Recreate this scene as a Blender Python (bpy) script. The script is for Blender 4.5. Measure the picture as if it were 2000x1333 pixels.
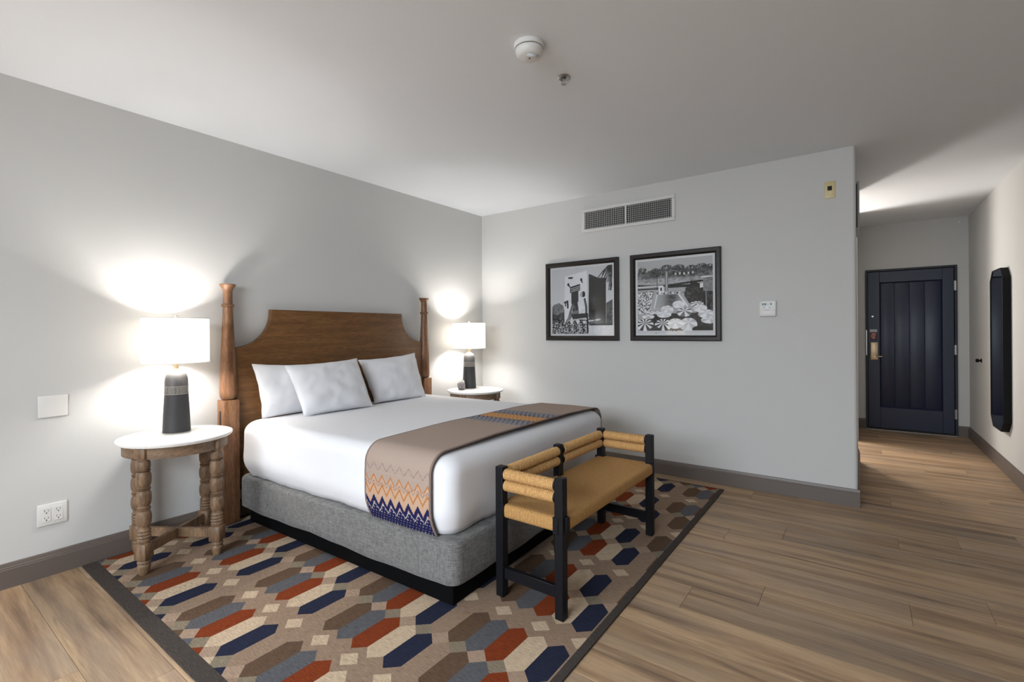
import bpy, bmesh, math, random
import numpy as np
from mathutils import Vector, Matrix
random.seed(7); rng = np.random.default_rng(7)
PI = math.pi
for o in list(bpy.data.objects): bpy.data.objects.remove(o)
SC = bpy.context.scene; COL = SC.collection

# ------------------------------------------------------------------ camera
cam = bpy.data.cameras.new('camera'); cam_o = bpy.data.objects.new('camera', cam); COL.objects.link(cam_o)
cam.sensor_fit = 'HORIZONTAL'; cam.sensor_width = 36.0; cam.lens = 934.13 / 2000 * 36.0
cam.shift_y = -18.44 / 2000; cam.clip_start = .05
cam_o.matrix_world = (Matrix.Translation((3.2774, -3.9714, 1.2)) @ Matrix.Rotation(.62818, 4, 'Z')
                      @ Matrix.Rotation(PI/2, 4, 'X') @ Matrix.Rotation(-.00685, 4, 'Z'))
SC.camera = cam_o
# ------------------------------------------------------------------ world, light, exposure
SC.view_settings.view_transform = 'Standard'; SC.view_settings.look = 'None'
SC.view_settings.gamma = 1.0; SC.view_settings.exposure = 0.68
SC.view_settings.use_curve_mapping = False
world = bpy.data.worlds.new('world'); SC.world = world; world.use_nodes = True
wb = world.node_tree.nodes['Background']; wb.inputs[0].default_value = (.72, .85, 1, 1); wb.inputs[1].default_value = .4
def area_light(name, loc, rot, sx, sy, energy, color):
    l = bpy.data.lights.new(name, 'AREA'); l.shape = 'RECTANGLE'; l.size = sx; l.size_y = sy
    l.energy = energy; l.color = color
    o = bpy.data.objects.new(name, l); COL.objects.link(o); o.location = loc; o.rotation_euler = rot
    return o
def point_light(name, loc, energy, color, radius=.03, parent=None):
    l = bpy.data.lights.new(name, 'POINT'); l.energy = energy; l.color = color; l.shadow_soft_size = radius
    o = bpy.data.objects.new(name, l); COL.objects.link(o); o.location = loc
    if parent: o.parent = parent
    return o
WIN = dict(x0=1.2, x1=3.5, z0=.08, z1=2.2, y=-5.6)
area_light('window_daylight', ((WIN['x0']+WIN['x1'])/2, WIN['y']-1.3, 2.5), (math.radians(62), 0, 0), 3.6, 2.2, 390, (.84, .92, 1.0))
point_light('alcove_light', (2.62, 2.5, 1.45), 56, (1, .93, .87), .12)
LAMP_W, LAMP_C = 30.0, (1, .96, .92)

# ------------------------------------------------------------------ dimensions
XW = 6.0; YH = .9; H = 2.44; XE = 3.263; XR = 4.2533; YE = 3.231; YR = WIN['y']; BB = .1186

# ------------------------------------------------------------------ helpers
def tag(o, label=None, cat=None, group=None, kind=None):
    if label: o['label'] = label
    if cat: o['category'] = cat
    if group: o['group'] = group
    if kind: o['kind'] = kind
    return o
def sharpen(bm, ang=math.radians(38)):
    for f in bm.faces: f.smooth = True
    for e in bm.edges:
        if len(e.link_faces) == 2:
            try: e.smooth = e.calc_face_angle() < ang
            except Exception: e.smooth = True
def obj(name, bm, mat, parent=None, smooth=True, ang=38):
    bm.normal_update()
    if smooth: sharpen(bm, math.radians(ang))
    me = bpy.data.meshes.new(name); bm.to_mesh(me); bm.free()
    for m in (mat if isinstance(mat, (list, tuple)) else [mat]): me.materials.append(m)
    o = bpy.data.objects.new(name, me); COL.objects.link(o)
    if parent is not None: o.parent = parent
    return o
def empty(name, loc=(0, 0, 0), rz=0):
    o = bpy.data.objects.new(name, None); COL.objects.link(o); o.location = loc; o.rotation_euler = (0, 0, rz)
    o.empty_display_size = .05
    return o
def struct(name, bm, mat, parent=None, label=None, **k):
    o = obj(name, bm, mat, parent, **k)
    if parent is None: o['kind'] = 'structure'
    if label: o['label'] = label
    return o
def copy_tree(o, parent=None):
    c = o.copy(); COL.objects.link(c)
    if parent is not None: c.parent = parent
    for ch in list(o.children): copy_tree(ch, c)
    return c
def B(): return bmesh.new()
def box(bm, x0, x1, y0, y1, z0, z1, bevel=0, seg=2, M=None, mi=0):
    v = [bm.verts.new((x, y, z)) for x in (x0, x1) for y in (y0, y1) for z in (z0, z1)]
    fs = [bm.faces.new([v[i] for i in q]) for q in ((0, 1, 3, 2), (4, 6, 7, 5), (0, 4, 5, 1), (2, 3, 7, 6), (0, 2, 6, 4), (1, 5, 7, 3))]
    for f in fs: f.material_index = mi
    vs = v
    if bevel > 0:
        es = list({e for f in fs for e in f.edges})
        r = bmesh.ops.bevel(bm, geom=es, offset=bevel, segments=seg, affect='EDGES', profile=.5)
        vs = list({w for f in r['faces'] for w in f.verts} | {w for w in v if w.is_valid})
        for f in r['faces']: f.material_index = mi
    if M is not None: bmesh.ops.transform(bm, matrix=M, verts=[w for w in vs if w.is_valid])
    return bm
def lathe(bm, prof, seg=32, M=None, cap=True, mi=0):
    rings = []; vs = []
    for r, z in prof:
        if r < 1e-5: ring = [bm.verts.new((0, 0, z))]
        else: ring = [bm.verts.new((r*math.cos(2*PI*i/seg), r*math.sin(2*PI*i/seg), z)) for i in range(seg)]
        rings.append(ring); vs += ring
    fs = []
    for a, b in zip(rings, rings[1:]):
        if len(a) == 1 and len(b) == 1: continue
        for i in range(seg):
            j = (i+1) % seg
            if len(a) == 1: fs.append(bm.faces.new((a[0], b[j], b[i])))
            elif len(b) == 1: fs.append(bm.faces.new((a[i], a[j], b[0])))
            else: fs.append(bm.faces.new((a[i], a[j], b[j], b[i])))
    if cap:
        if len(rings[0]) > 1: fs.append(bm.faces.new(rings[0][::-1]))
        if len(rings[-1]) > 1: fs.append(bm.faces.new(rings[-1]))
    for f in fs: f.material_index = mi
    if M is not None: bmesh.ops.transform(bm, matrix=M, verts=vs)
    return bm
def axis_mat(a, b):
    a, b = Vector(a), Vector(b); d = b-a
    return Matrix.Translation(a) @ d.to_track_quat('Z', 'Y').to_matrix().to_4x4()
def cyl(bm, a, b, r, seg=16, r2=None):
    L = (Vector(b)-Vector(a)).length
    return lathe(bm, [(r, 0), (r if r2 is None else r2, L)], seg, axis_mat(a, b))
def tube(bm, pts, r, seg=8):
    pts = [Vector(p) for p in pts]; rings = []
    up = Vector((0, 0, 1))
    for i, p in enumerate(pts):
        t = (pts[min(i+1, len(pts)-1)]-pts[max(i-1, 0)]).normalized()
        s = t.cross(up)
        if s.length < 1e-3: s = t.cross(Vector((1, 0, 0)))
        s.normalize(); n = s.cross(t)
        rings.append([bm.verts.new(p+r*(math.cos(2*PI*k/seg)*s+math.sin(2*PI*k/seg)*n)) for k in range(seg)])
    for a, b in zip(rings, rings[1:]):
        for i in range(seg): bm.faces.new((a[i], a[(i+1) % seg], b[(i+1) % seg], b[i]))
    bm.faces.new(rings[0]); bm.faces.new(rings[-1][::-1])
    return bm
def prism(bm, poly, axis, a, b, bevel=0, seg=2):
    def pt(u, v, w): return {'x': (w, u, v), 'y': (u, w, v), 'z': (u, v, w)}[axis]
    lo = [bm.verts.new(pt(u, v, a)) for u, v in poly]; hi = [bm.verts.new(pt(u, v, b)) for u, v in poly]
    fs = [bm.faces.new(lo), bm.faces.new(hi)]
    n = len(poly)
    for i in range(n): fs.append(bm.faces.new((lo[i], lo[(i+1) % n], hi[(i+1) % n], hi[i])))
    bmesh.ops.recalc_face_normals(bm, faces=fs)
    if bevel > 0:
        es = list(set(fs[0].edges) | set(fs[1].edges))
        bmesh.ops.bevel(bm, geom=es, offset=bevel, segments=seg, affect='EDGES', profile=.5)
    return bm
def profile_run(bm, prof, a, b, nrm):
    # extrude a 2-D profile (d = distance from wall, z) from floor point a to b; nrm points into the room
    a, b, n = Vector((*a, 0)), Vector((*b, 0)), Vector((*nrm, 0))
    A = [bm.verts.new(a+n*d+Vector((0, 0, z))) for d, z in prof]; C = [bm.verts.new(b+n*d+Vector((0, 0, z))) for d, z in prof]
    fs = [bm.faces.new(A), bm.faces.new(C)]
    for i in range(len(prof)): fs.append(bm.faces.new((A[i], A[(i+1) % len(prof)], C[(i+1) % len(prof)], C[i])))
    bmesh.ops.recalc_face_normals(bm, faces=fs)
    return bm
def rrect(hx, hy, r, n=6):
    pts = []
    for cx, cy, a0 in ((hx-r, hy-r, 0), (-hx+r, hy-r, PI/2), (-hx+r, -hy+r, PI), (hx-r, -hy+r, 1.5*PI)):
        for i in range(n+1): pts.append((cx+r*math.cos(a0+PI/2*i/n), cy+r*math.sin(a0+PI/2*i/n)))
    return pts
# ------------------------------------------------------------------ materials
def srgb(r, g, b):
    f = lambda c: (c/255/12.92) if c/255 <= .04045 else ((c/255+.055)/1.055)**2.4
    return (f(r), f(g), f(b), 1)
class Mat:
    def __init__(s, name, base, rough=.5, metal=0, spec=.5, **k):
        s.m = bpy.data.materials.new(name); s.m.use_nodes = True; s.t = s.m.node_tree
        s.b = s.t.nodes['Principled BSDF']
        s.b.inputs['Base Color'].default_value = base; s.b.inputs['Roughness'].default_value = rough
        s.b.inputs['Metallic'].default_value = metal; s.b.inputs['Specular IOR Level'].default_value = spec
        for a, v in k.items(): s.b.inputs[a].default_value = v
    def n(s, t, **k):
        nd = s.t.nodes.new(t)
        for a, v in k.items():
            if a.startswith('in_'): nd.inputs[a[3:].replace('_', ' ')].default_value = v
            else: setattr(nd, a, v)
        return nd
    def l(s, a, b): s.t.links.new(a, b)
    def coord(s, kind='Object', scale=(1, 1, 1), rand=0, rot=(0, 0, 0)):
        tc = s.n('ShaderNodeTexCoord'); mp = s.n('ShaderNodeMapping'); mp.inputs['Scale'].default_value = scale
        mp.inputs['Rotation'].default_value = rot
        s.l(tc.outputs[kind], mp.inputs['Vector'])
        if rand:
            oi = s.n('ShaderNodeObjectInfo'); mu = s.n('ShaderNodeMath', operation='MULTIPLY'); mu.inputs[1].default_value = rand
            s.l(oi.outputs['Random'], mu.inputs[0]); cx = s.n('ShaderNodeCombineXYZ')
            for i in range(3): s.l(mu.outputs[0], cx.inputs[i])
            s.l(cx.outputs[0], mp.inputs['Location'])
        return mp.outputs['Vector']
    def noise(s, vec, scale, detail=4, rough=.55, dist=0):
        nd = s.n('ShaderNodeTexNoise'); nd.inputs['Scale'].default_value = scale; nd.inputs['Detail'].default_value = detail
        nd.inputs['Roughness'].default_value = rough; nd.inputs['Distortion'].default_value = dist
        if vec is not None: s.l(vec, nd.inputs['Vector'])
        return nd.outputs['Fac']
    def ramp(s, fac, stops):
        nd = s.n('ShaderNodeValToRGB'); cr = nd.color_ramp
        while len(cr.elements) < len(stops): cr.elements.new(.5)
        for e, (p, c) in zip(cr.elements, stops): e.position = p; e.color = c
        s.l(fac, nd.inputs['Fac']); return nd.outputs['Color']
    def mix(s, fac, a, b, mode='MIX'):
        nd = s.n('ShaderNodeMix', data_type='RGBA', blend_type=mode)
        for sock, v in ((nd.inputs[0], fac), (nd.inputs[6], a), (nd.inputs[7], b)):
            if hasattr(v, 'is_linked'): s.l(v, sock)
            else: sock.default_value = v
        return nd.outputs[2]
    def color(s, c): s.l(c, s.b.inputs['Base Color'])
    def bump(s, h, strength=.2, dist=.01):
        nd = s.n('ShaderNodeBump'); nd.inputs['Strength'].default_value = strength; nd.inputs['Distance'].default_value = dist
        s.l(h, nd.inputs['Height']); s.l(nd.outputs[0], s.b.inputs['Normal'])
def simple(name, rgb, rough=.5, metal=0, spec=.5, **k): return Mat(name, srgb(*rgb), rough, metal, spec, **k).m

def m_wall(name, rgb, bump=.12):
    m = Mat(name, srgb(*rgb), .75, spec=.25)
    v = m.coord('Object'); m.bump(m.noise(v, 26, 5, .6), bump, .004); return m.m
M_WALL = m_wall('painted_plaster_wall', (206, 206, 204))
M_CEIL = m_wall('painted_ceiling', (233, 237, 241), .06)
M_BASE = simple('taupe_baseboard_paint', (104, 94, 88), .42)
def m_floor():
    m = Mat('oak_plank', srgb(170, 140, 110), .48, spec=.35)
    v = m.coord('Object', (1, 1, 1), 40)
    v1 = m.coord('Object', (.9, 13, 1), 40)
    streak = m.noise(v1, 1.15, 5, .62, .35)
    base = m.ramp(streak, [(.30, srgb(116, 92, 72)), (.42, srgb(156, 128, 100)), (.55, srgb(186, 156, 122)), (.72, srgb(198, 168, 134))])
    v2 = m.coord('Object', (.7, 4, 1), 71)
    grey = m.ramp(m.noise(v2, 1.6, 3, .5, .3), [(.45, (0, 0, 0, 1)), (.66, (1, 1, 1, 1))])
    c = m.mix(grey, base, m.mix(.42, base, srgb(142, 130, 118)))
    v3 = m.coord('Object', (3, 90, 1), 33)
    c = m.mix(m.ramp(m.noise(v3, 3, 3, .6), [(.35, (.28, .28, .28, 1)), (.6, (0, 0, 0, 1))]), c, srgb(112, 90, 72))
    v4 = m.coord('Object', (1.6, 16, 1), 57)   # sharp dark knots and streaks
    knots = m.ramp(m.noise(v4, 1.1, 2, .5, .8), [(.70, (0, 0, 0, 1)), (.80, (.75, .75, .75, 1))])
    c = m.mix(knots, c, srgb(74, 58, 48))
    oi = m.n('ShaderNodeObjectInfo')
    tone = m.ramp(oi.outputs['Random'], [(0, (.86, .86, .86, 1)), (1, (1.08, 1.06, 1.04, 1))])
    c = m.mix(1.0, c, tone, 'MULTIPLY'); m.color(c)
    m.bump(m.noise(v3, 4, 3, .6), .12, .002); return m.m
M_FLOOR = m_floor()
M_SUB = simple('dark_joint_filler', (58, 48, 40), .8)
def m_wood(name, dark, light, axis_scale, rough=.45, sc=3.0, rand=0):
    m = Mat(name, srgb(*light), rough, spec=.4)
    v = m.coord('Object', axis_scale, rand)
    f = m.noise(v, sc, 5, .6, .6)
    c = m.ramp(f, [(.3, srgb(*dark)), (.62, srgb(*light))])
    v2 = m.coord('Object', tuple(a*7 for a in axis_scale), rand)
    c = m.mix(m.ramp(m.noise(v2, sc, 2, .5), [(.38, (.45, .45, .45, 1)), (.55, (0, 0, 0, 1))]), c, srgb(*[int(d*.72) for d in dark]))
    m.color(c); m.bump(m.noise(v2, sc, 2, .5), .1, .002); return m.m
M_HEAD = m_wood('headboard_walnut', (98, 66, 36), (126, 88, 50), (3, 1.0, 14), .42)
M_POST = m_wood('post_walnut', (106, 72, 48), (146, 106, 76), (9, 9, 1.2), .42)
M_NSW = m_wood('nightstand_wood', (98, 76, 56), (140, 112, 86), (9, 9, 1.4), .5)
M_NSX = m_wood('nightstand_apron_wood', (98, 76, 58), (138, 112, 88), (2.5, 2.5, 12), .5)
def m_marble():
    m = Mat('white_marble', srgb(236, 233, 228), .18, spec=.5)
    v = m.coord('Object')
    c = m.ramp(m.noise(v, 5, 6, .65, 2.2), [(.44, srgb(238, 236, 232)), (.5, srgb(231, 228, 224)), (.56, srgb(240, 238, 234))])
    m.color(c); return m.m
M_MARBLE = m_marble()
def m_cloth(name, rgb, rgb2, sc, rough=.9, bump=.2, sheen=.2, wr=0):
    m = Mat(name, srgb(*rgb), rough, spec=.15); m.b.inputs['Sheen Weight'].default_value = sheen
    v = m.coord('Object')
    a = m.noise(m.coord('Object', (1, 1, .12)), sc, 2, .5); b = m.noise(m.coord('Object', (.12, .12, 1)), sc, 2, .5)
    f = m.n('ShaderNodeMath', operation='ADD'); m.l(a, f.inputs[0]); m.l(b, f.inputs[1])
    h = m.n('ShaderNodeMath', operation='MULTIPLY'); m.l(f.outputs[0], h.inputs[0]); h.inputs[1].default_value = .5
    m.color(m.ramp(h.outputs[0], [(.36, srgb(*rgb2)), (.62, srgb(*rgb))]))
    m.bump(h.outputs[0], bump, .003); return m.m
M_GREY = m_cloth('grey_linen_upholstery', (124, 122, 120), (84, 83, 82), 260, bump=.3)
def m_sheet():
    m = Mat('white_cotton', srgb(226, 226, 229), .85, spec=.2); m.b.inputs['Sheen Weight'].default_value = .1
    v = m.coord('Object', (1, 1, 1)); m.bump(m.noise(v, 14, 4, .55, .4), .10, .01); return m.m
M_SHEET = m_sheet()
M_PLINTH = simple('black_plinth', (7, 7, 8), .9, spec=.1)
M_INK = simple('blue_black_lacquer', (10, 11, 17), .5, spec=.3)
def m_rope(name, scale_vec, sc=1.0):
    m = Mat(name, srgb(196, 150, 92), .85, spec=.2)
    tc = m.coord('Object', scale_vec)
    w = m.n('ShaderNodeTexWave', wave_type='BANDS', bands_direction='X'); w.inputs['Scale'].default_value = sc
    w.inputs['Distortion'].default_value = .6; w.inputs['Detail'].default_value = 2; m.l(tc, w.inputs['Vector'])
    nz = m.noise(m.coord('Object'), 150, 3, .6)
    c = m.ramp(w.outputs['Fac'], [(.05, srgb(122, 84, 44)), (.5, srgb(200, 155, 96)), (1, srgb(218, 176, 118))])
    m.color(m.mix(m.ramp(nz, [(.35, (.5, .5, .5, 1)), (.6, (0, 0, 0, 1))]), c, srgb(150, 106, 58)))
    m.bump(w.outputs['Fac'], .5, .003); return m.m
M_ROPE_Y = m_rope('paper_cord_across', (0, 1, 0), 46)     # bands change along y: cords run along x
M_ROPE_X = m_rope('paper_cord_along', (1, 0, 0), 46)
# the wave texture bands along X; feed y into x for the first one
def fix_rope_y(m):
    mp = [n for n in m.node_tree.nodes if n.type == 'MAPPING'][0]
    mp.inputs['Scale'].default_value = (1, 1, 1); mp.inputs['Rotation'].default_value = (0, 0, -PI/2)
fix_rope_y(M_ROPE_Y)
mpx = [n for n in M_ROPE_X.node_tree.nodes if n.type == 'MAPPING'][0]; mpx.inputs['Scale'].default_value = (1, 1, 1)
def m_cord():
    m = Mat('paper_cord_wrap', srgb(200, 156, 102), .85, spec=.2)
    nz = m.noise(m.coord('Object'), 160, 3, .6)
    m.color(m.ramp(nz, [(.30, srgb(172, 130, 82)), (.52, srgb(198, 156, 102)), (.72, srgb(212, 174, 122))])); m.bump(nz, .3, .002); return m.m
M_CORD = m_cord()
def m_rug(name, rgb):
    m = Mat('rug_'+name, srgb(*rgb), .95, spec=.05)
    a = m.noise(m.coord('Object', (30, 420, 1)), 1, 2, .6)
    lo = tuple(int(c*.80) for c in rgb); hi = tuple(min(255, int(c*1.10)) for c in rgb)
    m.color(m.ramp(a, [(.3, srgb(*lo)), (.7, srgb(*hi))])); m.bump(a, .4, .003); return m.m
RUG_COL = dict(ground=(148, 125, 106), cream=(194, 172, 146), navy=(42, 45, 62), rust=(124, 58, 32), brown=(98, 78, 62),
               grey=(92, 92, 95), tan=(164, 140, 120), taupe=(134, 122, 104), border=(74, 68, 63))
RM = {k: m_rug(k, v) for k, v in RUG_COL.items()}
def m_attr(name, rough=.9, spec=.1, bump=0, coat=0):
    m = Mat(name, (1, 1, 1, 1), rough, spec=spec)
    a = m.n('ShaderNodeAttribute', attribute_name='Col'); m.color(a.outputs['Color'])
    if bump: m.bump(m.noise(m.coord('Object'), 420, 2, .5), bump, .002)
    return m.m
M_RUNNER = m_attr('woven_runner', bump=.25)
M_PRINT = m_attr('photographic_print', .6, .3)
M_FRAME = m_wood('dark_frame_wood', (26, 20, 18), (42, 35, 31), (14, 3, 14), .4)
M_MATB = simple('white_mat_board', (226, 226, 226), .8)
def m_glass():
    m = bpy.data.materials.new('picture_glass'); m.use_nodes = True; t = m.node_tree; t.nodes.clear()
    out = t.nodes.new('ShaderNodeOutputMaterial'); mx = t.nodes.new('ShaderNodeMixShader'); fr = t.nodes.new('ShaderNodeFresnel')
    fr.inputs[0].default_value = 1.45; tr = t.nodes.new('ShaderNodeBsdfTransparent'); gl = t.nodes.new('ShaderNodeBsdfGlossy')
    gl.inputs['Roughness'].default_value = .03
    t.links.new(fr.outputs[0], mx.inputs[0]); t.links.new(tr.outputs[0], mx.inputs[1]); t.links.new(gl.outputs[0], mx.inputs[2])
    t.links.new(mx.outputs[0], out.inputs[0]); return m
M_GLASS = m_glass()
M_PLASTIC = simple('white_plastic', (226, 225, 222), .38)
M_PLASTIC_G = simple('pale_grey_plastic', (196, 198, 200), .45)
M_DARK = simple('dark_slot', (20, 20, 20), .7)
M_LCD = simple('thermostat_display', (120, 132, 128), .25)
M_VENT = simple('white_vent_enamel', (214, 213, 210), .45)
M_DUCT = simple('duct_interior', (30, 30, 30), .9)
M_IVORY = simple('ivory_plate', (212, 196, 146), .4)
M_DOOR = simple('navy_door_paint', (30, 38, 64), .36)
M_DFRAME = simple('dark_door_frame_paint', (26, 29, 38), .45)
M_BRASS = simple('satin_brass', (196, 176, 144), .36, 1.0)
M_STEEL = simple('brushed_steel', (190, 188, 184), .3, 1.0)
M_BLACK = simple('black_frame_lacquer', (8, 8, 9), .6, spec=.2)
M_MIRROR = simple('mirror_glass', (215, 222, 230), .03, 1.0)
M_LAMPD = simple('matte_black_ceramic', (44, 44, 46), .6)
M_LAMPG = simple('charcoal_glaze', (76, 75, 75), .5)
M_LAMPB = simple('grey_band_glaze', (88, 85, 82), .6)
M_LAMPL = simple('pale_scratch_line', (170, 165, 158), .6)
def m_shade():
    m = bpy.data.materials.new('lit_linen_shade'); m.use_nodes = True; t = m.node_tree; t.nodes.clear()
    out = t.nodes.new('ShaderNodeOutputMaterial'); ad = t.nodes.new('ShaderNodeAddShader'); mx = t.nodes.new('ShaderNodeMixShader')
    df = t.nodes.new('ShaderNodeBsdfDiffuse'); tl = t.nodes.new('ShaderNodeBsdfTranslucent'); em = t.nodes.new('ShaderNodeEmission')
    df.inputs[0].default_value = (.85, .82, .78, 1); tl.inputs[0].default_value = (.5, .46, .40, 1); mx.inputs[0].default_value = .35
    em.inputs[0].default_value = (1, .93, .84, 1); em.inputs[1].default_value = .95
    t.links.new(df.outputs[0], mx.inputs[1]); t.links.new(tl.outputs[0], mx.inputs[2])
    t.links.new(mx.outputs[0], ad.inputs[0]); t.links.new(em.outputs[0], ad.inputs[1]); t.links.new(ad.outputs[0], out.inputs[0]); return m
M_SHADE = m_shade()
M_TRIMW = simple('shade_trim', (240, 236, 230), .8)
def m_bulb():
    m = Mat('glowing_bulb', (1, 1, 1, 1)); m.b.inputs['Emission Color'].default_value = (1, .87, .7, 1); m.b.inputs['Emission Strength'].default_value = 6; return m.m
M_BULB = m_bulb()
M_STONE = m_wood('grey_stone', (104, 98, 100), (150, 142, 142), (12, 12, 12), .5)
M_STRAND = simple('strand_grey', (120, 118, 116), .6)

# ------------------------------------------------------------------ room shell
T = .14
struct('floor', box(B(), -.1, XW+.1, YR-.1, YE+.1, -.08, -.010), M_SUB, label='oak plank floor running across the bedroom and hall')
FLOOR = bpy.data.objects['floor']
struct('ceiling', box(B(), -.1, XW+.1, YR-.1, YE+.1, H, H+.1), M_CEIL, label='smooth white painted ceiling')
struct('wall_left', box(B(), -T, 0, YR-T, 0, -.05, H), M_WALL, label='pale grey wall behind the bed')
# back wall with rounded outer corner, turning into the hall side wall
r = .022
poly = [(-T, 0)] + [(XE-r+r*math.sin(a), r-r*math.cos(a)) for a in np.linspace(0, PI/2, 8)] + [(XE, 1.36), (XE-T, 1.36), (XE-T, T), (-T, T)]
struct('wall_back', prism(B(), poly, 'z', -.05, H), M_WALL, label='pale grey wall with pictures, ending at the hall corner')
struct('wall_right', box(B(), XR, XR+T, YH, YE+T, -.05, H), M_WALL, label='pale wall on the right side of the hall')
bm = B(); box(bm, XR+T, XW+T, YH, YH+T, -.05, H); box(bm, XW, XW+T, YR-T, YH, -.05, H)
struct('wall_far_right', bm, M_WALL, label='walls of the wide right side of the bedroom')
bm = B(); dx0, dx1, dz = 3.337, 4.155, 1.910
box(bm, XE-T, dx0, YE, YE+T, -.05, H); box(bm, dx1, XR, YE, YE+T, -.05, H); box(bm, dx0, dx1, YE, YE+T, dz, H)
struct('wall_entry', bm, M_WALL, label='pale wall around the navy entry door')
struct('wall_hall_side', box(B(), XE-T, XE, 2.36, YE, -.05, H), M_WALL, label='short hall wall beside the entry door')
bm = B(); ax0 = 1.7
box(bm, ax0-T, ax0, T, YE+T, -.05, H); box(bm, ax0, XE-T, YE, YE+T, -.05, H)
struct('wall_alcove', bm, M_WALL, label='walls of the side room off the hall')
bm = B(); w = WIN
box(bm, -T, w['x0'], YR-T, YR, -.05, H); box(bm, w['x1'], XW+T, YR-T, YR, -.05, H)
box(bm, w['x0'], w['x1'], YR-T, YR, -.05, w['z0']); box(bm, w['x0'], w['x1'], YR-T, YR, w['z1'], H)
struct('wall_rear', bm, M_WALL, label='rear wall with the wide window')
bm = B(); fw = .05
for x0, x1, z0, z1 in ((w['x0'], w['x1'], w['z0'], w['z0']+fw), (w['x0'], w['x1'], w['z1']-fw, w['z1']), (w['x0'], w['x0']+fw, w['z0']+fw, w['z1']-fw),
                       (w['x1']-fw, w['x1'], w['z0']+fw, w['z1']-fw), (2.37, 2.43, w['z0']+fw, w['z1']-fw)):
    box(bm, x0, x1, YR-.1, YR-.04, z0, z1)
struct('window_1', bm, M_PLASTIC, label='wide white framed window in the rear wall')

# planks, one object each, joints measured on the photograph
PW, PL = .2035, 1.353
mesh_cache = {}
def plank_mesh(L, wd):
    key = (round(L, 3), round(wd, 3))
    if key not in mesh_cache:
        bm = B(); g = .0005
        x0, x1, y0, y1 = -L/2+g, L/2-g, -wd/2+g, wd/2-g; c = .0009
        top = [bm.verts.new(p) for p in ((x0+c, y0+c, 0), (x1-c, y0+c, 0), (x1-c, y1-c, 0), (x0+c, y1-c, 0))]
        md = [bm.verts.new(p) for p in ((x0, y0, -c), (x1, y0, -c), (x1, y1, -c), (x0, y1, -c))]
        lo = [bm.verts.new(p) for p in ((x0, y0, -.0098), (x1, y0, -.0098), (x1, y1, -.0098), (x0, y1, -.0098))]
        bm.faces.new(top)
        for a, b in ((top, md), (md, lo)):
            for i in range(4): bm.faces.new((a[i], b[i], b[(i+1) % 4], a[(i+1) % 4]))
        bm.normal_update(); me = bpy.data.meshes.new('plank'); bm.to_mesh(me); bm.free(); me.materials.append(M_FLOOR); mesh_cache[key] = me
    return mesh_cache[key]
JO = {0: 2.64, 1: 2.914, 2: 3.447, 3: 3.72}
k0 = int(round((-5.5+1.8745)/PW))
for k in range(k0-1, 26):
    ya, yb = -1.8745+k*PW, -1.8745+(k+1)*PW
    ya, yb = max(ya, YR), min(yb, YE+.02)
    if yb-ya < .02: continue
    xl = 0.0 if ya < .06 else XE-T
    if ya > 1.3: xl = ax0
    j = JO[k % 4]; j -= math.ceil((j-xl)/PL)*PL
    xs = []; xr = XW if yb < YH else XR
    while j < xr:
        a, b = max(j, xl), min(j+PL, xr)
        if b-a > .03: xs.append((a, b))
        j += PL
    for a, b in xs:
        o = bpy.data.objects.new('plank', plank_mesh(b-a, yb-ya)); COL.objects.link(o)
        o.location = ((a+b)/2, (ya+yb)/2, 0); o.parent = FLOOR

# baseboards
BP = [(0, 0), (.014, 0), (.014, .088), (.0115, .0915), (.0115, .097), (.009, .100), (.0075, .108), (.005, .116), (.002, BB), (0, BB)]
def base(name, a, b, n, label): return struct(name, profile_run(B(), BP, a, b, n), M_BASE, label=label, smooth=False)
base('baseboard_left', (0, YR), (0, -.0145), (1, 0), 'dark taupe baseboard along the bed wall')
base('baseboard_back', (0, 0), (XE+.012, 0), (0, -1), 'dark taupe baseboard under the framed pictures')
base('baseboard_hall_side', (XE, .0), (XE, 1.36), (1, 0), 'dark taupe baseboard on the hall side wall')
base('baseboard_right', (XR, YE-.0145), (XR, YH), (-1, 0), 'dark taupe baseboard along the right hall wall')
bm = B(); profile_run(bm, BP, (XE, YE), (dx0-.001, YE), (0, -1)); profile_run(bm, BP, (dx1+.006, YE), (XR, YE), (0, -1))
struct('baseboard_entry', bm, M_BASE, label='short dark baseboard pieces beside the entry door', smooth=False)

# ------------------------------------------------------------------ entry door
door = empty('door_1', (dx0, YE, 0)); door['kind'] = 'structure'; door['label'] = 'navy panelled entry door with brass lock at the end of the hall'
DW = dx1-dx0
bm = B(); f = .022
box(bm, .0, f, -.012, .1, 0, dz); box(bm, DW-f+.004, DW+.004, -.012, .1, 0, dz); box(bm, f, DW-f+.004, -.012, .1, dz-f, dz)
obj('door_frame', bm, M_DFRAME, door, smooth=False)
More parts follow.
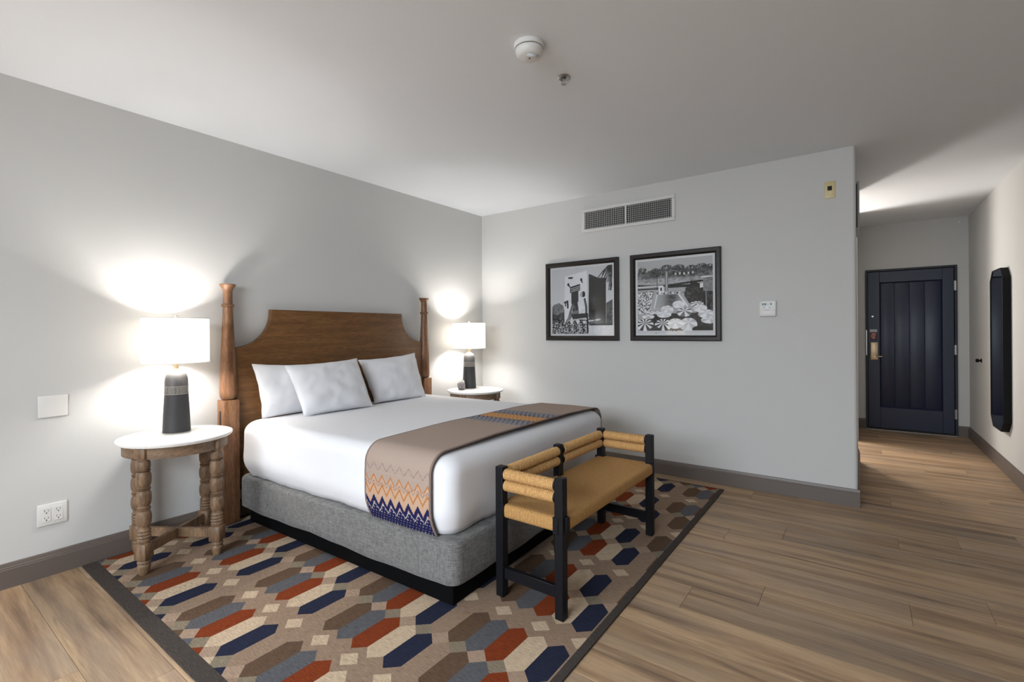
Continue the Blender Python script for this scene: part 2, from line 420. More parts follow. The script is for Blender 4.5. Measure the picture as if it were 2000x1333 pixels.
# leaf: stiles, rails and recessed planks
lx0, lx1, lz0, lz1 = f+.004, DW-f, .022, dz-f-.004
px0, px1, pz0, pz1 = 3.474-dx0, 4.036-dx0, .266, 1.756
leaf = B()
box(leaf, lx0, px0, .012, .055, lz0, lz1, .002, 1); box(leaf, px1, lx1, .012, .055, lz0, lz1, .002, 1)
box(leaf, px0, px1, .012, .055, lz0, pz0, .002, 1); box(leaf, px0, px1, .012, .055, pz1, lz1, .002, 1)
box(leaf, px0-.002, px1+.002, .046, .056, pz0-.002, pz1+.002); box(leaf, -.03, DW+.03, .10, .12, 0, dz+.03)  # panel backing, then an unseen slab added behind to block light leaks
LEAF = obj('door_leaf', leaf, M_DOOR, door, smooth=False)
bm = B(); mo = .014
for a in (0,):
    prism(bm, [(px0, .013), (px0+mo, .030), (px0, .030)], 'z', pz0, pz1); prism(bm, [(px1, .013), (px1-mo, .030), (px1, .030)], 'z', pz0, pz1)
    prism(bm, [(.013, pz0), (.030, pz0+mo), (.030, pz0)], 'x', px0, px1); prism(bm, [(.013, pz1), (.030, pz1-mo), (.030, pz1)], 'x', px0, px1)
obj('panel_moulding', bm, M_DOOR, LEAF, smooth=False)
gx = [px0]+[g-dx0 for g in (3.613, 3.751, 3.885)]+[px1]
for a, b in zip(gx, gx[1:]):
    obj('panel_board', box(B(), a+.0012, b-.0012, .030, .046, pz0, pz1, .0035, 2), M_DOOR, LEAF)
obj('sweep', box(B(), lx0, lx1, .015, .05, .006, .022), M_DARK, LEAF)
lk = obj('lock_plate', box(B(), .044, .121, -.012, .012, .829, 1.043, .006, 3), M_BRASS, door)
bm = B(); cyl(bm, (.092, -.012, .874), (.092, -.05, .874), .014, 16); tube(bm, [(.092, -.048, .874), (.12, -.05, .874), (.158, -.046, .872)], .009, 10)
obj('lever_handle', bm, M_BRASS, lk)
obj('peephole', cyl(B(), (.07, .012, 1.352), (.07, .005, 1.352), .010, 16), M_STEEL, door)
obj('notice_strip', box(B(), .042, .113, .009, .012, 1.164, 1.197), M_PLASTIC_G, door)
st = obj('sticker', box(B(), .045, .112, .0095, .012, 1.075, 1.159), simple('red_sticker', (96, 44, 44), .5), door)
bm = B()
for i, (a, b, c, d_) in enumerate(((.060, .098, 1.12, 1.150), (.066, .092, 1.085, 1.115), (.052, .062, 1.10, 1.13))): box(bm, a, b, .0088, .0095, c, d_)
obj('sticker_print', bm, simple('pale_pink_print', (190, 140, 136), .5), st)
obj('security_latch', box(B(), .004, .016, -.022, -.011, .885, 1.19, .002, 1), M_STEEL, door)
for zc in (1.679, .962, .246):
    bm = B(); cyl(bm, (DW-.014, -.016, zc-.053), (DW-.014, -.016, zc+.053), .008, 10); box(bm, DW-.024, DW-.004, -.016, -.011, zc-.053, zc+.053)
    obj('hinge', bm, M_STEEL, door)
obj('threshold', box(B(), 0, DW, -.03, .06, 0.0005, .006), M_STEEL, door)

# ------------------------------------------------------------------ rug
RX0, RX1, RY0, RY1, RZ = .030, 2.452, -3.285, -.150, .007
rug = empty('area_rug', ((RX0+RX1)/2, (RY0+RY1)/2, 0))
tag(rug, 'flat-woven rug with tan ground and coloured hexagons under the bed', 'rug')
rc = Vector(rug.location)
def rugobj(name, bm, mats, parent=rug):
    bmesh.ops.translate(bm, vec=-rc, verts=bm.verts); return obj(name, bm, mats, parent, smooth=False)
bl, br_, bfar = .062, .034, .012
FX0, FX1, FY0, FY1 = RX0+.012, RX1-br_, RY0+bl, RY1-bfar
bm = B(); box(bm, RX0+.002, RX1-.002, RY0+.002, RY1-.002, .0005, RZ)
rugobj('ground_weave', bm, RM['ground'])
bm = B(); bt = RZ+.0008
box(bm, RX0, RX1, RY0, FY0, .0005, bt); box(bm, RX0, RX1, FY1, RY1, .0005, bt); box(bm, FX1, RX1, FY0, FY1, .0005, bt); box(bm, RX0, FX0, FY0, FY1, .0005, bt)
rugobj('border', bm, RM['border'])
ROWS = [(-3.314, 1), (-3.072, 0), (-2.753, 0), (-2.511, -1), (-2.176, -1), (-1.93, -2), (-1.579, -2), (-1.325, -3), (-.976, -3), (-.718, -4), (-.354, -4), (-.100, -5)]
PX = .0926; NAVX = 1.346; CYC = ['navy', None, 'brown', 'grey', 'rust', 'cream']
FK = ['ground', 'navy', 'brown', 'grey', 'rust', 'cream', 'tan', 'taupe']
HL, HS = .119, .0785
fv = {}; fbm = B(); ZF = RZ+.0006
def V2(x, y):
    k = (round(x, 4), round(y, 4))
    if k not in fv: fv[k] = fbm.verts.new((x, y, ZF))
    return fv[k]
def cell(k, *pts):
    vs = []
    for p in pts:
        v = V2(*p)
        if v not in vs: vs.append(v)
    fbm.faces.new(vs).material_index = FK.index(k)
jt = {}
def SH(r, side, i):   # shoulder point of row r between hexagons i and i+1
    if (r, side, i) not in jt: jt[(r, side, i)] = random.uniform(-.002, .002)
    return (NAVX+(i+.5)*PX, ROWS[r][0]+side*HS+jt[(r, side, i)])
def TIP(r, side, i):
    y = ROWS[r][0]; rr_ = r+side
    if 0 <= rr_ < len(ROWS) and abs(ROWS[rr_][0]-y) < .28: return (NAVX+i*PX, (ROWS[rr_][0]+y)/2)
    return (NAVX+i*PX, y+side*HL)
IR = range(-15, 13)
for r_i, (yc, ph) in enumerate(ROWS):
    for i in IR:
        c = CYC[(i-ph) % 6] or 'ground'
        cell(c, TIP(r_i, -1, i), SH(r_i, -1, i), SH(r_i, 1, i), TIP(r_i, 1, i), SH(r_i, 1, i-1), SH(r_i, -1, i-1))
for r_i in range(len(ROWS)-1):
    (ya, pa), (yb, pb) = ROWS[r_i], ROWS[r_i+1]; ym = (ya+yb)/2
    for i in IR:
        T1, S, T2 = TIP(r_i, 1, i), SH(r_i, 1, i), TIP(r_i, 1, i+1); U1, Sp, U2 = TIP(r_i+1, -1, i), SH(r_i+1, -1, i), TIP(r_i+1, -1, i+1)
        if yb-ya < .28: cell(('tan', 'taupe')[(i+pa) % 2], T1, S, T2, Sp)
        elif (i-pa) % 2 == 0:
            x = NAVX+(i+.5)*PX; Db, Dr, Dt, Dl = (x, ym-.040), (x+.0462, ym), (x, ym+.040), (x-.0462, ym)
            if abs(U1[1]-T1[1]) < .01: continue
            cell('cream', Db, Dr, Dt, Dl)
            for q in ((S, T2, Dr, Db), (T2, U2, Dr), (U2, Sp, Dt, Dr), (Sp, U1, Dl, Dt), (U1, T1, Dl), (T1, S, Db, Dl)): cell('ground', *q)
        else: cell('ground', T1, S, T2, U2, Sp, U1)
bmesh.ops.recalc_face_normals(fbm, faces=fbm.faces)
for co, no in (((FX0, 0, 0), (-1, 0, 0)), ((FX1, 0, 0), (1, 0, 0)), ((0, FY0, 0), (0, -1, 0)), ((0, FY1, 0), (0, 1, 0))):
    bmesh.ops.bisect_plane(fbm, geom=fbm.verts[:]+fbm.edges[:]+fbm.faces[:], plane_co=co, plane_no=no, clear_outer=True)
for f in fbm.faces:
    if f.normal.z < 0: f.normal_flip()
rugobj('woven_field', fbm, [RM[k] for k in FK])

# ------------------------------------------------------------------ bed
BR = .0279; BC = (.10, -1.752)
bed = empty('headboard', (0, -1.742, 0)); tag(bed, 'brown wooden headboard with scooped top and two turned posts against the wall', 'headboard')
bbase = empty('platform_bed', (0, -1.742, 0)); tag(bbase, 'grey upholstered platform bed on a black plinth over the rug', 'bed')
Mb = Matrix.Translation((BC[0]-0, BC[1]+1.742, 0)) @ Matrix.Rotation(BR, 4, 'Z')   # bed-local placing of the rotated base
def loops_mesh(levels, n=8):
    # levels: list of (x0,x1,hy,r,z) rounded rectangles, bottom to top
    bm = B(); prev = None
    for (x0, x1, hy, r, z) in levels:
        hx = (x1-x0)/2; cx = (x0+x1)/2
        ring = [bm.verts.new((cx+a, b, z)) for a, b in rrect(hx, hy, min(r, hx*.99, hy*.99), n)]
        if prev:
            m = len(ring)
            for i in range(m): bm.faces.new((prev[i], prev[(i+1) % m], ring[(i+1) % m], ring[i]))
        else: bm.faces.new(ring[::-1])
        prev = ring
    bm.faces.new(prev); return bm
lv = [(.0, 1.775, .797, .05, .118), (.0, 1.783, .803, .05, .124), (.0, 1.787, .806, .055, .16), (.0, 1.787, .806, .055, .285), (.0, 1.782, .802, .055, .300), (.0, 1.768, .79, .05, .308)]
bm = loops_mesh(lv)
bmesh.ops.subdivide_edges(bm, edges=[e for e in bm.edges if e.calc_length() > .3 and abs(e.verts[0].co.z-e.verts[1].co.z) < .01], cuts=30)
for v in bm.verts:
    if v.co.z < .13: v.co.z += .004*math.sin(v.co.x*7+v.co.y*5)+.0025*math.sin(v.co.x*19+1+v.co.y*17)
bmesh.ops.transform(bm, matrix=Mb, verts=bm.verts); obj('upholstered_box', bm, M_GREY, bbase, ang=50)
bm = B(); box(bm, .02, 1.725, -.745, .745, .0082, .135, .004, 1); bmesh.ops.transform(bm, matrix=Mb, verts=bm.verts); obj('plinth', bm, M_PLINTH, bbase)
bm = B(); t_ = .046
y0, y1 = -2.545+1.742, -.940+1.742
ta, tb = -2.311+1.742, -1.177+1.742; ry = ta-y0; zt, zl = 1.36, 1.11
poly = [(y0, .20), (y1, .20), (y1, zl)]
ry2 = y1-tb
poly += [(y1-ry2*math.sin(a), zl+(zt-.012-zl)*(1-math.cos(a))) for a in np.linspace(0, PI/2, 16)][1:]
poly += [(tb, zt), (ta, zt)]
poly += [(y0+ry*math.sin(a), zl+(zt-.012-zl)*(1-math.cos(a))) for a in np.linspace(PI/2, 0, 16)]
prism(bm, poly, 'x', .022, .022+t_, .003, 2); obj('panel', bm, M_HEAD, bed, ang=30)
def column_profile():
    pts = [(0, .782), (.030, .783), (.040, .790), (.0465, .805), (.0485, .828), (.0478, .86), (.0455, .95), (.0405, 1.08), (.0345, 1.20), (.0300, 1.30), (.0282, 1.362),
           (.0282, 1.366), (.034, 1.369), (.0375, 1.376), (.034, 1.384), (.0275, 1.388), (.0268, 1.40), (.0265, 1.468), (.0275, 1.474), (.030, 1.480), (.037, 1.492), (.0445, 1.503), (.0455, 1.508), (.044, 1.511), (.030, 1.512), (0, 1.512)]
    return pts
for yy in (-2.5825+1.742, -.901+1.742):
    bx = obj('post_block', box(B(), .006, .100, yy-.046, yy+.046, .0086, .782, .003, 2), M_POST, bed)
    obj('turned_post', lathe(B(), column_profile(), 32, Matrix.Translation((.053, yy, 0))), M_POST, bx, ang=50)
    obj('bracket_slot', box(B(), .040, .058, yy-.0475, yy-.0455, .62, .715, .001, 1), M_DARK, bx)
# mattress with tucked white cover
MX0, MX1, MH = .005, 1.765, .803
def off_at(z):  # outward bulge of the side at height z
    t = (z-.312)/.348
    return -.040*(1-min(1, t/.32))**1.6 - .004*t
ZT, RT = .655, .075
def mat_levels():
    out = []
    for z in np.linspace(.316, ZT-RT, 10): out.append((off_at(z), z))
    o0 = off_at(ZT-RT)
    for a in np.linspace(0, PI/2, 9)[1:]: out.append((o0-RT*(1-math.cos(a)), ZT-RT+RT*math.sin(a)))
    for d in (.03, .1, .2, .35, .5, .65): out.append((o0-RT-d, ZT+.012*min(1, d/.35)))
    return out
ML = mat_levels()
bm = B(); prev = None; NP = 14
rng2 = random.Random(3)
for o_, z in ML:
    hx = (MX1-MX0)/2+o_; hy = MH+o_; cxm = (MX0+MX1)/2
    rad = max(.02, .075+o_*.4) if o_ > -.2 else .02
    base_loop = rrect(hx, hy, min(rad, hx*.9, hy*.9), 6)
    # insert extra points on the straight runs
    pts = []
    for i in range(len(base_loop)):
        a, b = base_loop[i], base_loop[(i+1) % len(base_loop)]
        pts.append(a)
        if i % 7 == 6:
            for s in range(1, 40): pts.append((a[0]+(b[0]-a[0])*s/40, a[1]+(b[1]-a[1])*s/40))
    ring = []
    for (a, b) in pts:
        ring.append(bm.verts.new((cxm+a, b, z)))
    if prev:
        m = len(ring)
        for i in range(m): bm.faces.new((prev[i], prev[(i+1) % m], ring[(i+1) % m], ring[i]))
    else: bm.faces.new(ring[::-1])
    prev = ring
bm.faces.new(prev)
bm.normal_update()
from mathutils import noise as mn
for v in bm.verts:                              # soft creases on the hanging cover
    k = max(0, min(1, (.62-v.co.z)/.25))
    p = v.co
    w1 = mn.noise(Vector((p.x*6+p.z*2, p.y*6, p.z*3)))
    w2 = mn.noise(Vector((p.x*16-p.z*9, p.y*16, p.z*6+4)))
    v.co += v.normal*(.008*k*w1+.005*k*w2)
    if v.co.z > .6: v.co.z += .003*mn.noise(Vector((p.x*3, p.y*3, 1)))
MW = Matrix.Translation((BC[0], BC[1], 0)) @ Matrix.Rotation(BR, 4, 'Z')
mo_ = obj('mattress', bm, M_SHEET, None, ang=80); mo_.matrix_world = MW
tag(mo_, 'thick mattress under a smooth white cover on the grey bed base', 'mattress')

# bed runner following the mattress section
sec = [(-(MH+o_), z) for o_, z in ML if o_ > -.6]
sec = sec+[(0, ZT+.012)]+[(-a, b) for a, b in sec[::-1]]
def offset_path(path, d):
    out = []
    for i, p in enumerate(path):
        a, b = path[max(0, i-1)], path[min(len(path)-1, i+1)]
        tx, tz = b[0]-a[0], b[1]-a[1]; L = math.hypot(tx, tz) or 1
        out.append((p[0]-tz/L*d, p[1]+tx/L*d))
    return out
sec = offset_path(sec, .014)
cum = [0]
for a, b in zip(sec, sec[1:]): cum.append(cum[-1]+math.hypot(b[0]-a[0], b[1]-a[1]))
def at_s(s):
    s = max(0, min(cum[-1], s)); i = min(len(cum)-2, max(j for j in range(len(cum)) if cum[j] <= s)); t = (s-cum[i])/max(1e-9, cum[i+1]-cum[i])
    return sec[i][0]+t*(sec[i+1][0]-sec[i][0]), sec[i][1]+t*(sec[i+1][1]-sec[i][1])
S_TOT = cum[-1]; S_MID = S_TOT/2+.07
C_ = {k: srgb(*v) for k, v in dict(taupe=(164, 146, 134), peach=(182, 152, 128), orange=(172, 110, 60), navy=(32, 34, 74), pale=(196, 184, 178), faint=(140, 120, 116), red=(120, 60, 50), grey=(134, 134, 142), dk=(52, 52, 66), or2=(198, 152, 104), or3=(184, 128, 78)).items()}
def tri(x, p): return abs(((x/p) % 1)*2-1)   # 1 at tips, 0 between
def run_col(u, s):
    P = .058; t = tri(u, P)
    s0 = s; s = min(s, S_TOT-s)
    if s < .30:
        zz = lambda lo, hi: lo+(hi-lo)*t
        zi = lambda lo, hi: lo+(hi-lo)*(1-t)
        if s < zz(.063, .103)-.004:
            fu, fs = (u/(P/3)) % 1, (s/.017) % 1
            st = (int(s/.017) % 2)*.5
            if abs((fu+st) % 1-.5) < .10 and abs(fs-.5) < .18: return C_['pale']
            return C_['navy']
        if s < zz(.063, .103)+.002: return C_['pale']
        if s < zz(.095, .140):
            c = abs(s-.098)/.022+min((u/P) % 1, 1-(u/P) % 1)*3.4
            if .30 < c < .55: return C_['red'] if int(u/P) % 2 else C_['faint']
            return C_['navy']
        if s < zz(.150, .195)-.013: return C_['peach']
        if s < zz(.150, .195): return C_['orange']
        if s < zz(.190, .235)-.008 or s < zi(.187, .205):
            for e_ in (0, .5):
                c = abs(s-.192)/.026+min((u/P+e_) % 1, 1-(u/P+e_) % 1)*2.5
                if .34 < c < .56: return C_['faint']
            return C_['peach']
        if s < zz(.190, .235)+.003: return C_['orange']
        if abs(s-zz(.255, .290)) < .003: return C_['faint']
        return C_['taupe']
    d = abs(s0-S_MID)
    if d < .062:
        q = (int(u/.014)+int(d/.016)) % 2
        return C_['or2'] if q else C_['or3']
    if d < .075: return C_['dk'] if tri(u, .03) > .5 else C_['grey']
    if d < .24:
        fu, fd = (u/.032) % 1, (d/.030) % 1; st = (int(d/.030) % 2)*.5; w_ = .36*(1-(d-.07)/.2)
        return C_['dk'] if abs((fu+st) % 1-.5) < w_*.7 and abs(fd-.5) < w_ else (C_['grey'] if d < .2 else C_['taupe'])
    return C_['taupe']
ss = []; s = .006
END = S_TOT-.05
while s < END:
    fine = s < .31 or abs(s-S_MID) < .26
    ss.append(s); s += .0035 if fine else .02
ss.append(END)
RU0, RU1 = 1.268, 1.700; NU = 124
verts, faces, cols = [], [], []
for s in ss:
    y, z = at_s(s); flare = max(0, (.3-s))/.3
    for i in range(NU+1):
        u = RU0+(RU1-RU0)*i/NU
        wv = .004*mn.noise(Vector((u*5, y*4, z*4)))
        x = u+.030*(y/.8)
        edge = .004 if i in (0, NU) else 0
        verts.append((x, y+(wv if s < .25 else 0), z+(wv*.6 if s >= .25 else 0)))
for j in range(len(ss)-1):
    for i in range(NU):
        a = j*(NU+1)+i; faces.append((a, a+1, a+NU+2, a+NU+1))
        cols.append(run_col(RU0+(RU1-RU0)*(i+.5)/NU, (ss[j]+ss[j+1])/2) if 2 < i < NU-3 else srgb(128, 112, 104))
def color_mesh(name, verts, faces, cols, mat):
    me = bpy.data.meshes.new(name); me.from_pydata(verts, [], faces); me.update()
    at = me.color_attributes.new('Col', 'FLOAT_COLOR', 'CORNER')
    n = [len(f) for f in faces]; arr = np.repeat(np.array(cols, dtype=np.float32), n, axis=0); at.data.foreach_set('color', arr.ravel())
    me.materials.append(mat); return me
me = color_mesh('bed_runner', verts, faces, cols, M_RUNNER); me.polygons.foreach_set('use_smooth', [True]*len(me.polygons))
ro = bpy.data.objects.new('bed_runner', me); COL.objects.link(ro); ro.matrix_world = MW
md = ro.modifiers.new('thickness', 'SOLIDIFY'); md.thickness = .006; md.offset = 1 if True else -1
tag(ro, 'taupe bed runner with navy and orange zigzag ends across the foot', 'bed runner')

# ------------------------------------------------------------------ pillows
def pillow(corners, thick, label, seed, ear=.05):
    TL, TR, BL, BRc = [Vector(c) for c in corners]; N = 36; rr = random.Random(seed)
    cen = (TL+TR+BL+BRc)/4; nrm = ((TR-TL).cross(BL-TL)).normalized()
    if nrm.x < 0: nrm = -nrm
    bm = B(); grids = []
    for sgn in (1, -1):
        g = []
        for j in range(N+1):
            row = []
            for i in range(N+1):
                u, v = i/N*2-1, j/N*2-1
                pin = 1-(.075 if v < 0 else .02)*(1-u*u)*abs(v)**6; pin2 = 1-.06*(1-v*v)*abs(u)**6
                uu, vv = u*pin2, v*pin
                p = (TL*(1-uu)*(1-vv)+TR*(1+uu)*(1-vv)+BL*(1-uu)*(1+vv)+BRc*(1+uu)*(1+vv))/4
                h = max(0, (1-abs(u)**2.4))**.55*max(0, (1-abs(v)**2.4))**.55
                cre = mn.noise(Vector((u*2.2+seed*3, v*2.2, seed)))*.009+mn.noise(Vector((u*1.2*5+v*2, v*4+seed, seed*2)))*.004
                edge = 1-max(abs(u), abs(v))
                pt = p+nrm*sgn*(thick/2*h+cre*min(1, h*1.6))
                pt += nrm*.008*mn.noise(Vector((u*3, v*3, seed+9)))
                if j == N and False: pass
                row.append(pt)
            g.append(row)
        grids.append(g)
    vt = {}
    for s, g in enumerate(grids):
        for j in range(N+1):
            for i in range(N+1):
                key = (0 if i in (0, N) or j in (0, N) else s, i, j)
                if key not in vt: vt[key] = bm.verts.new(g[j][i])
    def V(s, i, j): return vt[(0 if i in (0, N) or j in (0, N) else s, i, j)]
    for s in (0, 1):
        for j in range(N):
            for i in range(N):
                q = [V(s, i, j), V(s, i+1, j), V(s, i+1, j+1), V(s, i, j+1)]
                bm.faces.new(q if s == 0 else q[::-1])
    bmesh.ops.recalc_face_normals(bm, faces=bm.faces)
    zmin = min(v.co.z for v in bm.verts)
    o = obj('pillow', bm, M_SHEET, None, ang=80)
    # move the origin to the pillow's base
    c = Vector((cen.x, cen.y, zmin)); o.data.transform(Matrix.Translation(-c)); o.location = c
    return tag(o, label, 'pillow', 'white pillows against the headboard')
pillow([(.140, -2.48, 1.005), (.150, -1.93, .985), (.215, -2.455, .660), (.215, -1.93, .664)], .13, 'white pillow half hidden behind the front pillow, nearest the left bedpost', 1)
pillow([(.265, -2.335, .990), (.245, -1.765, 1.010), (.405, -2.285, .668), (.430, -1.765, .668)], .15, 'large white pillow leaning in front, in the middle of the three', 2)
pillow([(.165, -1.70, .990), (.150, -1.105, 1.022), (.320, -1.665, .666), (.350, -1.175, .666)], .14, 'white pillow with raised corner at the right bedpost', 3)

# ------------------------------------------------------------------ nightstands
NZ = .655
def nightstand(loc, rz, label):
    t = empty('nightstand', loc, rz); tag(t, label, 'nightstand', 'round marble nightstands')
    prof = [(0, NZ-.022), (.246, NZ-.022), (.252, NZ-.020), (.257, NZ-.016), (.257, NZ-.012), (.2625, NZ-.010), (.2630, NZ-.005), (.261, NZ-.001), (.257, NZ), (0, NZ)]
    obj('marble_top', lathe(B(), prof, 72), M_MARBLE, t, ang=30)
    bm = B()
    ro_, ri = .236, .214
    lathe(bm, [(ri, NZ-.075), (ro_, NZ-.075), (ro_, NZ-.022), (ri, NZ-.022), (ri, NZ-.075)], 72, cap=False)
    obj('apron', bm, M_NSX, t, ang=30)
    q = .222
    for k in range(4):
        a = math.radians(k*90); cx, cy = q*math.cos(a), q*math.sin(a)
        Mk = Matrix.Translation((cx, cy, 0)) @ Matrix.Rotation(a, 4, 'Z')
        bm = B(); hb = .027
        box(bm, -hb, hb, -hb, hb, .583, NZ-.0225, .002, 1, Mk)
        box(bm, -hb-.002, hb+.002, -hb-.002, hb+.002, .085, .165, .003, 1, Mk)
        pr = [(.0, .165), (.026, .165), (.028, .172)]
        z = .172
        for zz, rad in ((.18, .030), (.187, .026), (.194, .031), (.203, .026), (.210, .031), (.219, .026), (.226, .030), (.234, .025)): pr.append((rad, zz))
        for zb in (.285, .385, .480, .548):
            hh = .038 if zb < .5 else .022; rb = .0328 if zb < .5 else .030
            for s_ in np.linspace(-1, 1, 11): pr.append((.024+(rb-.024)*math.sqrt(max(0, 1-s_*s_)), zb+hh*s_))
            zt_ = zb+hh
            if zb < .54:
                nz = {.285: .385-.038, .385: .480-.038, .480: .548-.022}[zb]
                for w_ in (.25, .5, .75): pr.append((.029 if w_ != .5 else .030, zt_+(nz-zt_)*w_)); pr.append((.0245, zt_+(nz-zt_)*(w_+.12)))
        pr += [(.027, .576), (.026, .583)]
        lathe(bm, pr, 24, Mk)
        lathe(bm, [(0, .0085), (.019, .0085), (.021, .012), (.024, .026), (.0285, .045), (.0285, .054), (.024, .062), (.029, .067), (.029, .074), (.025, .078), (.026, .085)], 24, Mk)
        obj('leg', bm, M_NSW, t, ang=50)
    for k in range(2):
        a = math.radians(k*90)
        Mk = Matrix.Rotation(a, 4, 'Z')
        if k == 0: obj('stretcher', box(B(), -q+.026, q-.026, -.011, .011, .102, .150, .002, 1, Mk), M_NSW, t)
        else: obj('stretcher', box(box(B(), -q+.026, -.0112, -.011, .011, .102, .150, .002, 1, Mk), .0112, q-.026, -.011, .011, .102, .150, .002, 1, Mk), M_NSW, t)
    return t
ns1 = nightstand((.277, -2.942, 0), math.radians(33), 'round marble-topped nightstand with bobbin-turned legs, near left end of the headboard')
ns2 = copy_tree(ns1); ns2.location = (.333, -.514, -.0); ns2.rotation_euler = (0, 0, math.radians(12))
ns2['label'] = 'round marble-topped nightstand in the corner, mostly hidden by the bed'

# ------------------------------------------------------------------ lamps
def lamp(loc, label):
    t = empty('table_lamp', loc); tag(t, label, 'lamp', 'bedside table lamps')
    z0 = 0
    body = [(0, .0), (.062, .0), (.0655, .004), (.065, .012), (.0625, .08), (.0590, .15), (.0555, .212)]
    obj('lamp_base', lathe(B(), body+[(0, .212)], 40), M_LAMPD, t, ang=50)
    obj('foot_line', lathe(B(), [(.0645, -.0002), (.0662, .0008), (.0662, .0035), (.0645, .0045)], 40, cap=False), M_LAMPL, t)
    band = obj('incised_band', lathe(B(), [(0, .212), (.0558, .212), (.0560, .214), (.0548, .254), (.0540, .256), (0, .256)], 40), M_LAMPB, t, ang=50)
    bm = B()
    rr = random.Random(5)
    for i in range(44):
        a = 2*PI*(i+rr.uniform(-.2, .2))/44
        box(bm, .0545, .0566, -.0006, .0006, .216, .252, M=Matrix.Rotation(a, 4, 'Z') @ Matrix.Rotation(math.radians(rr.uniform(-1, 1)), 4, 'X'))
    for zz, r_ in ((.213, .0566), (.255, .0552)): lathe(bm, [(r_-.001, zz-.001), (r_+.0006, zz-.001), (r_+.0006, zz+.001), (r_-.001, zz+.001)], 40, cap=False)
    obj('incised_lines', bm, M_LAMPL, band, smooth=False)
    sh = [(0, .256), (.0545, .256), (.0545, .285), (.0525, .303), (.047, .320), (.037, .334), (.024, .343), (.014, .346), (0, .346)]
    obj('shoulder', lathe(B(), sh, 40), M_LAMPG, t, ang=60)
    nk = obj('neck', lathe(B(), [(0, .344), (.015, .344), (.015, .349), (.0115, .351), (.0115, .392), (.0, .392)], 24), M_BRASS, t)
    obj('switch_key', lathe(B(), [(0, 0), (.004, 0), (.004, .012), (.007, .013), (.007, .018), (0, .018)], 12, axis_mat((.0115, 0, .374), (.03, -.004, .374))), M_BRASS, nk)
    bm = B(); cyl(bm, (0, 0, .392), (0, 0, .43), .014, 16); obj('socket', bm, M_BRASS, t)
    RS, za, zb = .157, .385, .630
    shade = obj('lamp_shade', lathe(B(), [(RS, za), (RS, zb), (RS-.0015, zb), (RS-.0015, za), (RS, za)], 64, cap=False), M_SHADE, t, ang=30)
    for zz in (za, zb): obj('shade_ring', lathe(B(), [(RS-.003, zz-.0015), (RS+.0008, zz-.0015), (RS+.0008, zz+.0025), (RS-.003, zz+.0025), (RS-.003, zz-.0015)], 64, cap=False), M_TRIMW, shade)
    bm = B(); hz = zb-.015
    for k in range(3):
        a = 2*PI*k/3+.4; cyl(bm, (0, 0, hz), ((RS-.001)*math.cos(a), (RS-.001)*math.sin(a), zb-.003), .0016, 6)
    tube(bm, [(0, .016, .42), (0, .055, .47), (0, .05, .56), (0, .0, hz)], .0016, 6); tube(bm, [(0, -.016, .42), (0, -.055, .47), (0, -.05, .56), (0, 0, hz)], .0016, 6)
    obj('harp', bm, M_STEEL, shade)
    obj('finial', lathe(B(), [(0, hz), (.006, hz), (.006, zb+.004), (.012, zb+.005), (.012, zb+.018), (0, zb+.018)], 20), M_STEEL, t)
    bulb = [(0, .428), (.012, .428), (.014, .445), (.027, .475), (.030, .492), (.026, .510), (.014, .522), (0, .525)]
    obj('bulb', lathe(B(), bulb, 20), M_BULB, t, ang=80)
    point_light('lamp_light', (0, 0, .49), LAMP_W, LAMP_C, .045, t)
    return t
lamp((.205, -2.918, NZ+.0004), 'dark ceramic lamp with glowing white drum shade on the left nightstand')
lamp((.222, -.472, NZ+.0004), 'dark ceramic lamp with glowing white drum shade in the corner')
# floor lamp in the rear corner: only its reflection shows, in the glass of the pool picture
t = empty('floor_lamp', (.50, -5.10, 0)); tag(t, 'lit white drum shade lamp mirrored in the glass of the pool picture', 'lamp')
obj('base', lathe(B(), [(0, .0003), (.13, .0003), (.13, .012), (.02, .02), (0, .02)], 32), M_BLACK, t, ang=30)
obj('pole', cyl(B(), (0, 0, .02), (0, 0, 1.20), .010, 12), M_BRASS, t)
obj('lamp_shade', lathe(B(), [(.160, 1.13), (.160, 1.40), (.1585, 1.40), (.1585, 1.13), (.160, 1.13)], 48, cap=False), M_SHADE, t, ang=30)
obj('bulb', lathe(B(), [(0, 1.20), (.012, 1.20), (.028, 1.25), (.014, 1.29), (0, 1.295)], 16), M_BULB, t, ang=80)
point_light('lamp_light', (0, 0, 1.26), 10, LAMP_C, .045, t)
# small grey clock-like ornament
t = empty('desk_ornament', (.243, -.612, NZ+.0004)); tag(t, 'small grey rounded ornament at the foot of the corner lamp', 'ornament')
ax_ = Vector((.79, .57, .12)).normalized()
obj('body', lathe(B(), [(0, 0), (.020, .0), (.027, .004), (.031, .018), (.033, .032), (.040, .048), (.0425, .058), (.040, .066), (.030, .068), (0, .066)], 22, axis_mat(Vector((0, 0, .043))-ax_*.034, Vector((0, 0, .043))+ax_*.034)), M_STONE, t)
obj('foot', box(B(), -.022, .022, -.020, .020, 0, .018, .006, 2), M_STONE, t)
# thin grey strand lying on the rug by the bed
bm = B(); tube(bm, [(.112, -2.42, .012), (.114, -2.50, .012), (.120, -2.57, .012), (.135, -2.66, .013), (.13, -2.72, .012), (.05, -2.74, .012)], .004, 8)
tag(obj('grey_strand', bm, M_STRAND), 'thin grey strand on the rug between the bedpost and left nightstand', 'cable')

